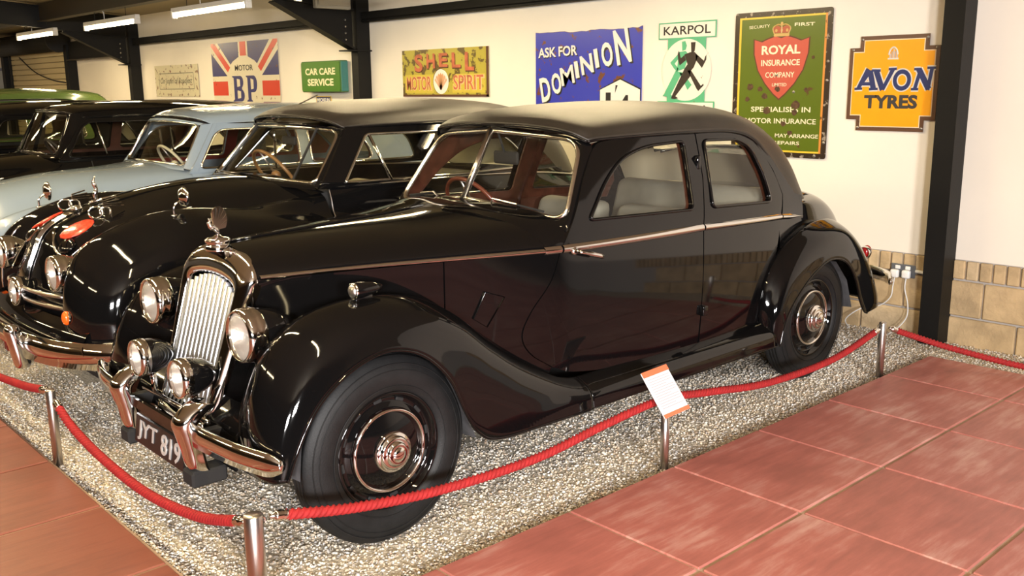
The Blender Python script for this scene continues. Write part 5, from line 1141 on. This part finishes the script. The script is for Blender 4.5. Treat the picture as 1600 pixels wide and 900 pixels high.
steering(c2, (1.22, .33, 1.10), .20, -.6, mat('tan_bakelite', (.24, .12, .04), .3))
for y in (-.3, .3): seat(c2, 1.75, y, .52, .40, 1.02, M['tan'])
seat(c2, 2.5, 0, 1.1, .45, 1.05, M['tan'])
mr = mk('rear_view_mirror', rbox(1.17, 1.19, -.02, .14, 1.31, 1.365, .01, 2), M['dark'], c2, True); mk('mirror_stem', tube([(1.18, .06, 1.36), (1.15, .06, 1.43)], .006, 6), M['dark'], mr)
ae = empty('aerial', (1.13, .13, 1.47), (0, 0, 0), c2); ae.name = 'aerial'; mk('aerial_base', ellipsoid((0, 0, .01), (.025, .02, .025)), M['chrome'], ae, True); mk('aerial_rod', tube([(0, 0, .02), (.30, -.02, .145)], .004, 5), M['steel'], ae)

# ------------------------------------------------------------------ the cars farther along the row
def saloon(yc, xb, label, paint, trim, roofz, zt, ht, interior, col2, xr_=2.45, lining=None, zb=1.10, hb=.56):
    c = empty('vintage_saloon', (xb, yc, 0)); tag(c, label, 'car', 'vintage cars parked in a row')
    st = [(-1.50, [(.73, .30), (.72, .50), (.62, .58), (.46, .58), (.33, .62), (.2, .66), (0, .68)]), (-1.36, [(.77, .28), (.76, .62), (.63, .80), (.47, .78), (.33, .88), (.2, .93), (0, .95)]), (-.95, [(.79, .28), (.78, .68), (.65, .915), (.51, .88), (.37, .98), (.22, 1.035), (0, 1.055)]),
          (-.4, [(.79, .28), (.78, .72), (.67, .94), (.55, .93), (.42, 1.025), (.25, 1.075), (0, 1.092)]), (-.02, [(.79, .28), (.78, .72), (.715, .955), (.665, 1.02), (.54, 1.07), (.3, 1.105), (0, 1.115)]), (.07, [(.79, .28), (.782, .72), (.722, .955), (.676, 1.045), (.56, 1.055), (.3, 1.06), (0, 1.06)])]
    mk('front_body', grid(patch(sym_net([[(x, h, z) for h, z in L] for x, L in st]), 7, 6)), paint, c, True)
    for s in (-1, 1):
        sp = [(0.0, [(.79, .28), (.78, .72), (.715, .955), (.665, 1.06)]), (.6, [(.79, .28), (.785, .72), (.735, .95), (.69, 1.06)]), (1.3, [(.79, .28), (.785, .72), (.735, .95), (.69, 1.06)]), (2.0, [(.78, .28), (.775, .7), (.70, .94), (.64, 1.05)]), (2.5, [(.74, .30), (.72, .62), (.62, .84), (.54, .95)]), (2.8, [(.62, .32), (.60, .45), (.50, .58), (.40, .66)])]
        G = patch([[(x, s * h, z) for h, z in L] for x, L in sp], 7, 6); bs = mk('body_side', grid(G if s > 0 else G[:, ::-1]), paint, c, True)
        mk('door_seam', tube(np.array([G[3, j] + [0, s * .001, 0] for j in range(G.shape[1])]), .004, 5), M['dark'], bs)
        wheel(c, -.75, s * .72, s); wheel(c, 1.85, s * .72, s)
        lamp(c, 'headlamp', (-1.43, s * .55, .70), .085, .12, paint)
    td = [(1.95, [(.62, 1.05), (.3, 1.08), (0, 1.09)]), (2.3, [(.57, 1.0), (.3, 1.04), (0, 1.05)]), (2.6, [(.50, .86), (.28, .92), (0, .93)]), (2.85, [(.40, .60), (.25, .62), (0, .63)])]
    mk('tail', grid(patch(sym_net([[(x, h, z) for h, z in L] for x, L in td]), 6, 6)), paint, c, True)
    Wf = interp([(-.2, .655), (0, .672), (.6, .695), (1.3, .695), (1.9, .655), (2.3, .60)])
    def Hf(x, z): return Wf(x) - .14 * max(0, (z - 1.06) / .36) ** 1.2
    Rn = remap_roof(.13, xr_, .985, roofz - .14, roofz, 1.02)
    zg = roofz - .175
    w1 = roundpoly([(.06, 1.085), (.90, 1.08), (.92, zg), (.255, zg)], [.05, .04, .06, .09], 6); w3 = roundpoly([(1.00, 1.08), (1.62, 1.075), (1.50, zg - .02), (1.02, zg)], [.04, .10, .14, .05], 6)
    cabin(c, 0, zb, hb, .17, zt, ht, 1.05, [w1, w3], Hf, paint, Rn, paint, trim, 0, M['headlining'], trim, 1.98, .08, inner=interior)
    mk('bumper', tube(cr([(-1.40, -.80, .42), (-1.58, -.45, .42), (-1.62, 0, .42), (-1.58, .45, .42), (-1.40, .80, .42)], 6), .045, 10), M['chrome'], c, True)
    mk('bonnet_ornament', tube([(-1.36, 0, .97), (-1.1, 0, 1.055)], [.014, .006], 6), M['chrome'], c, True)
    mk('floor_pan', box(-1.3, 2.6, -.65, .65, .22, .3), M['dark'], c); mk('dashboard', rbox(.08, .18, -.50, .50, .86, .99, .02, 2), interior, c, True)
    steering(c, (.30, .33, 1.05), .19, -.6, col2)
    for y in (-.3, .3): seat(c, .90, y, .52, .40, 1.0, interior)
    seat(c, 1.55, 0, 1.1, .42, 1.02, interior)
    for s in (-1, 1): wpr = mk('wiper', tube([(-.10, s * .12, zb + .015), (-.06, s * .40, zb + .012)], .005, 5), M['chrome'], c)
    return c
maroon = mat('maroon_trim', (.16, .025, .02), .4)
c3 = saloon(5.0, 1.13, 'grey-blue vintage saloon in the middle of the row', M['greyblue'], M['chrome'], 1.535, 1.395, .50, maroon, mat('ivory_bakelite', (.62, .56, .40), .35), xr_=2.55)
c4 = saloon(7.0, .84, 'black vintage saloon behind the grey-blue car', M['black2'], M['black2'], 1.56, 1.455, .49, M['leather'], M['dark'], xr_=2.75, zb=1.105)
mk('vent_bar', tube([(.40, -.672, 1.085), (.36, -.575, 1.38)], .008, 6), M['chrome'], c4, True)
c5 = saloon(9.0, .70, 'black vintage saloon beside the green car at the left edge', M['black2'], M['black2'], 1.55, 1.44, .49, M['dark'], M['dark'])
c6 = saloon(11.1, .85, 'olive green high-roofed car farthest along the row', M['green'], M['chrome'], 1.69, 1.50, .52, M['dark'], M['dark'])

# ------------------------------------------------------------------ gravel
def gravel():
    ph = (1 + 5 ** .5) / 2
    ico = np.array([(-1, ph, 0), (1, ph, 0), (-1, -ph, 0), (1, -ph, 0), (0, -1, ph), (0, 1, ph), (0, -1, -ph), (0, 1, -ph), (ph, 0, -1), (ph, 0, 1), (-ph, 0, -1), (-ph, 0, 1)]) / math.sqrt(1 + ph * ph)
    fi = np.array([(0, 11, 5), (0, 5, 1), (0, 1, 7), (0, 7, 10), (0, 10, 11), (1, 5, 9), (5, 11, 4), (11, 10, 2), (10, 7, 6), (7, 1, 8), (3, 9, 4), (3, 4, 2), (3, 2, 6), (3, 6, 8), (3, 8, 9), (4, 9, 5), (2, 4, 11), (6, 2, 10), (8, 6, 7), (9, 8, 1)])
    pts = []
    for x0, x1, y0, y1, d in ((-.672, .9, .006, 3.2, 8800), (.9, 3.86, .006, .95, 7200), (3.0, 4.38, .006, 1.3, 6500), (3.868, 4.38, -1.0, .006, 6500), (.9, 3.0, .95, 1.9, 2500), (-.672, -.1, 3.2, 4.4, 4500)):
        n = int((x1 - x0) * (y1 - y0) * d); pts.append(np.stack([rng.uniform(x0, x1, n), rng.uniform(y0, y1, n)], 1))
    for x0, x1, y0, y1, ax in ((-.680, -.57, .0, 4.0, 0), (-.67, 3.86, -.006, .10, 1), (3.860, 3.96, -1.3, .0, 2)):
        n = int((x1 - x0) * (y1 - y0) * 13000); pts.append(np.stack([rng.uniform(x0, x1, n), rng.uniform(y0, y1, n)], 1))
    P = np.vstack(pts); n = len(P); n_edge = sum(len(p) for p in pts[-3:])
    dist = np.where((P[:, 1] > .0) | (P[:, 0] < 3.855), np.minimum(P[:, 0] + .672, np.where(P[:, 0] < 3.86, P[:, 1], 9)), P[:, 0] - 3.863)
    lift = .021 * np.exp(-(dist / .06) ** 2); lift[:-n_edge] *= rng.uniform(0, 1, n - n_edge)
    r = np.clip(rng.lognormal(math.log(.0054), .26, n), .0035, .013)
    A = rng.normal(size=(n, 3, 3)); Q, _ = np.linalg.qr(A)
    sc = np.stack([rng.uniform(.8, 1.35, n), rng.uniform(.65, 1.1, n), rng.uniform(.5, .85, n)], 1)
    V = ico[None] * (1 + .16 * rng.normal(size=(n, 12, 1))) * sc[:, None, :] * r[:, None, None]
    V = np.einsum('nij,nkj->nki', Q, V)
    V[:, :, 2] *= .8
    V += np.stack([P[:, 0], P[:, 1], GZ - .010 + rng.uniform(-.003, .012, n) + lift], 1)[:, None, :]
    F = (fi[None] + (np.arange(n) * 12)[:, None, None]).reshape(-1, 3)
    me = bpy.data.meshes.new('gravel'); nv, nf = n * 12, len(F)
    me.vertices.add(nv); me.vertices.foreach_set('co', V.astype(np.float32).ravel())
    me.loops.add(nf * 3); me.loops.foreach_set('vertex_index', F.astype(np.int32).ravel())
    me.polygons.add(nf); me.polygons.foreach_set('loop_start', np.arange(0, nf * 3, 3, dtype=np.int32))
    me.update(calc_edges=True)
    pal = np.array([(.62, .54, .42), (.50, .38, .25), (.42, .38, .33), (.72, .68, .60), (.30, .25, .20), (.56, .43, .27), (.36, .34, .33), (.66, .57, .44), (.45, .29, .17), (.16, .14, .13)])
    ci = rng.choice(10, n, p=[.19, .15, .14, .13, .05, .11, .09, .09, .035, .015]); g_ = pal[ci]; g_ = g_ * .72 + g_.mean(1, keepdims=True) * .28; c = np.minimum(g_ * 1.25 * rng.uniform(.8, 1.2, (n, 1)), .9)
    at = me.color_attributes.new('stone_colour', 'FLOAT_COLOR', 'POINT'); at.data.foreach_set('color', np.repeat(np.hstack([c, np.ones((n, 1))]), 12, axis=0).astype(np.float32).ravel())
    m, nt, b = bsdf('gravel_stones'); b.inputs['Roughness'].default_value = .7
    a = nt.nodes.new('ShaderNodeAttribute'); a.attribute_name = 'stone_colour'; nt.links.new(a.outputs['Color'], b.inputs['Base Color'])
    me.materials.append(m); o = bpy.data.objects.new('gravel', me); COL.objects.link(o)
    tag(o, 'fine pale gravel of mixed stones spread under the cars', 'gravel', kind='stuff')
gravel()
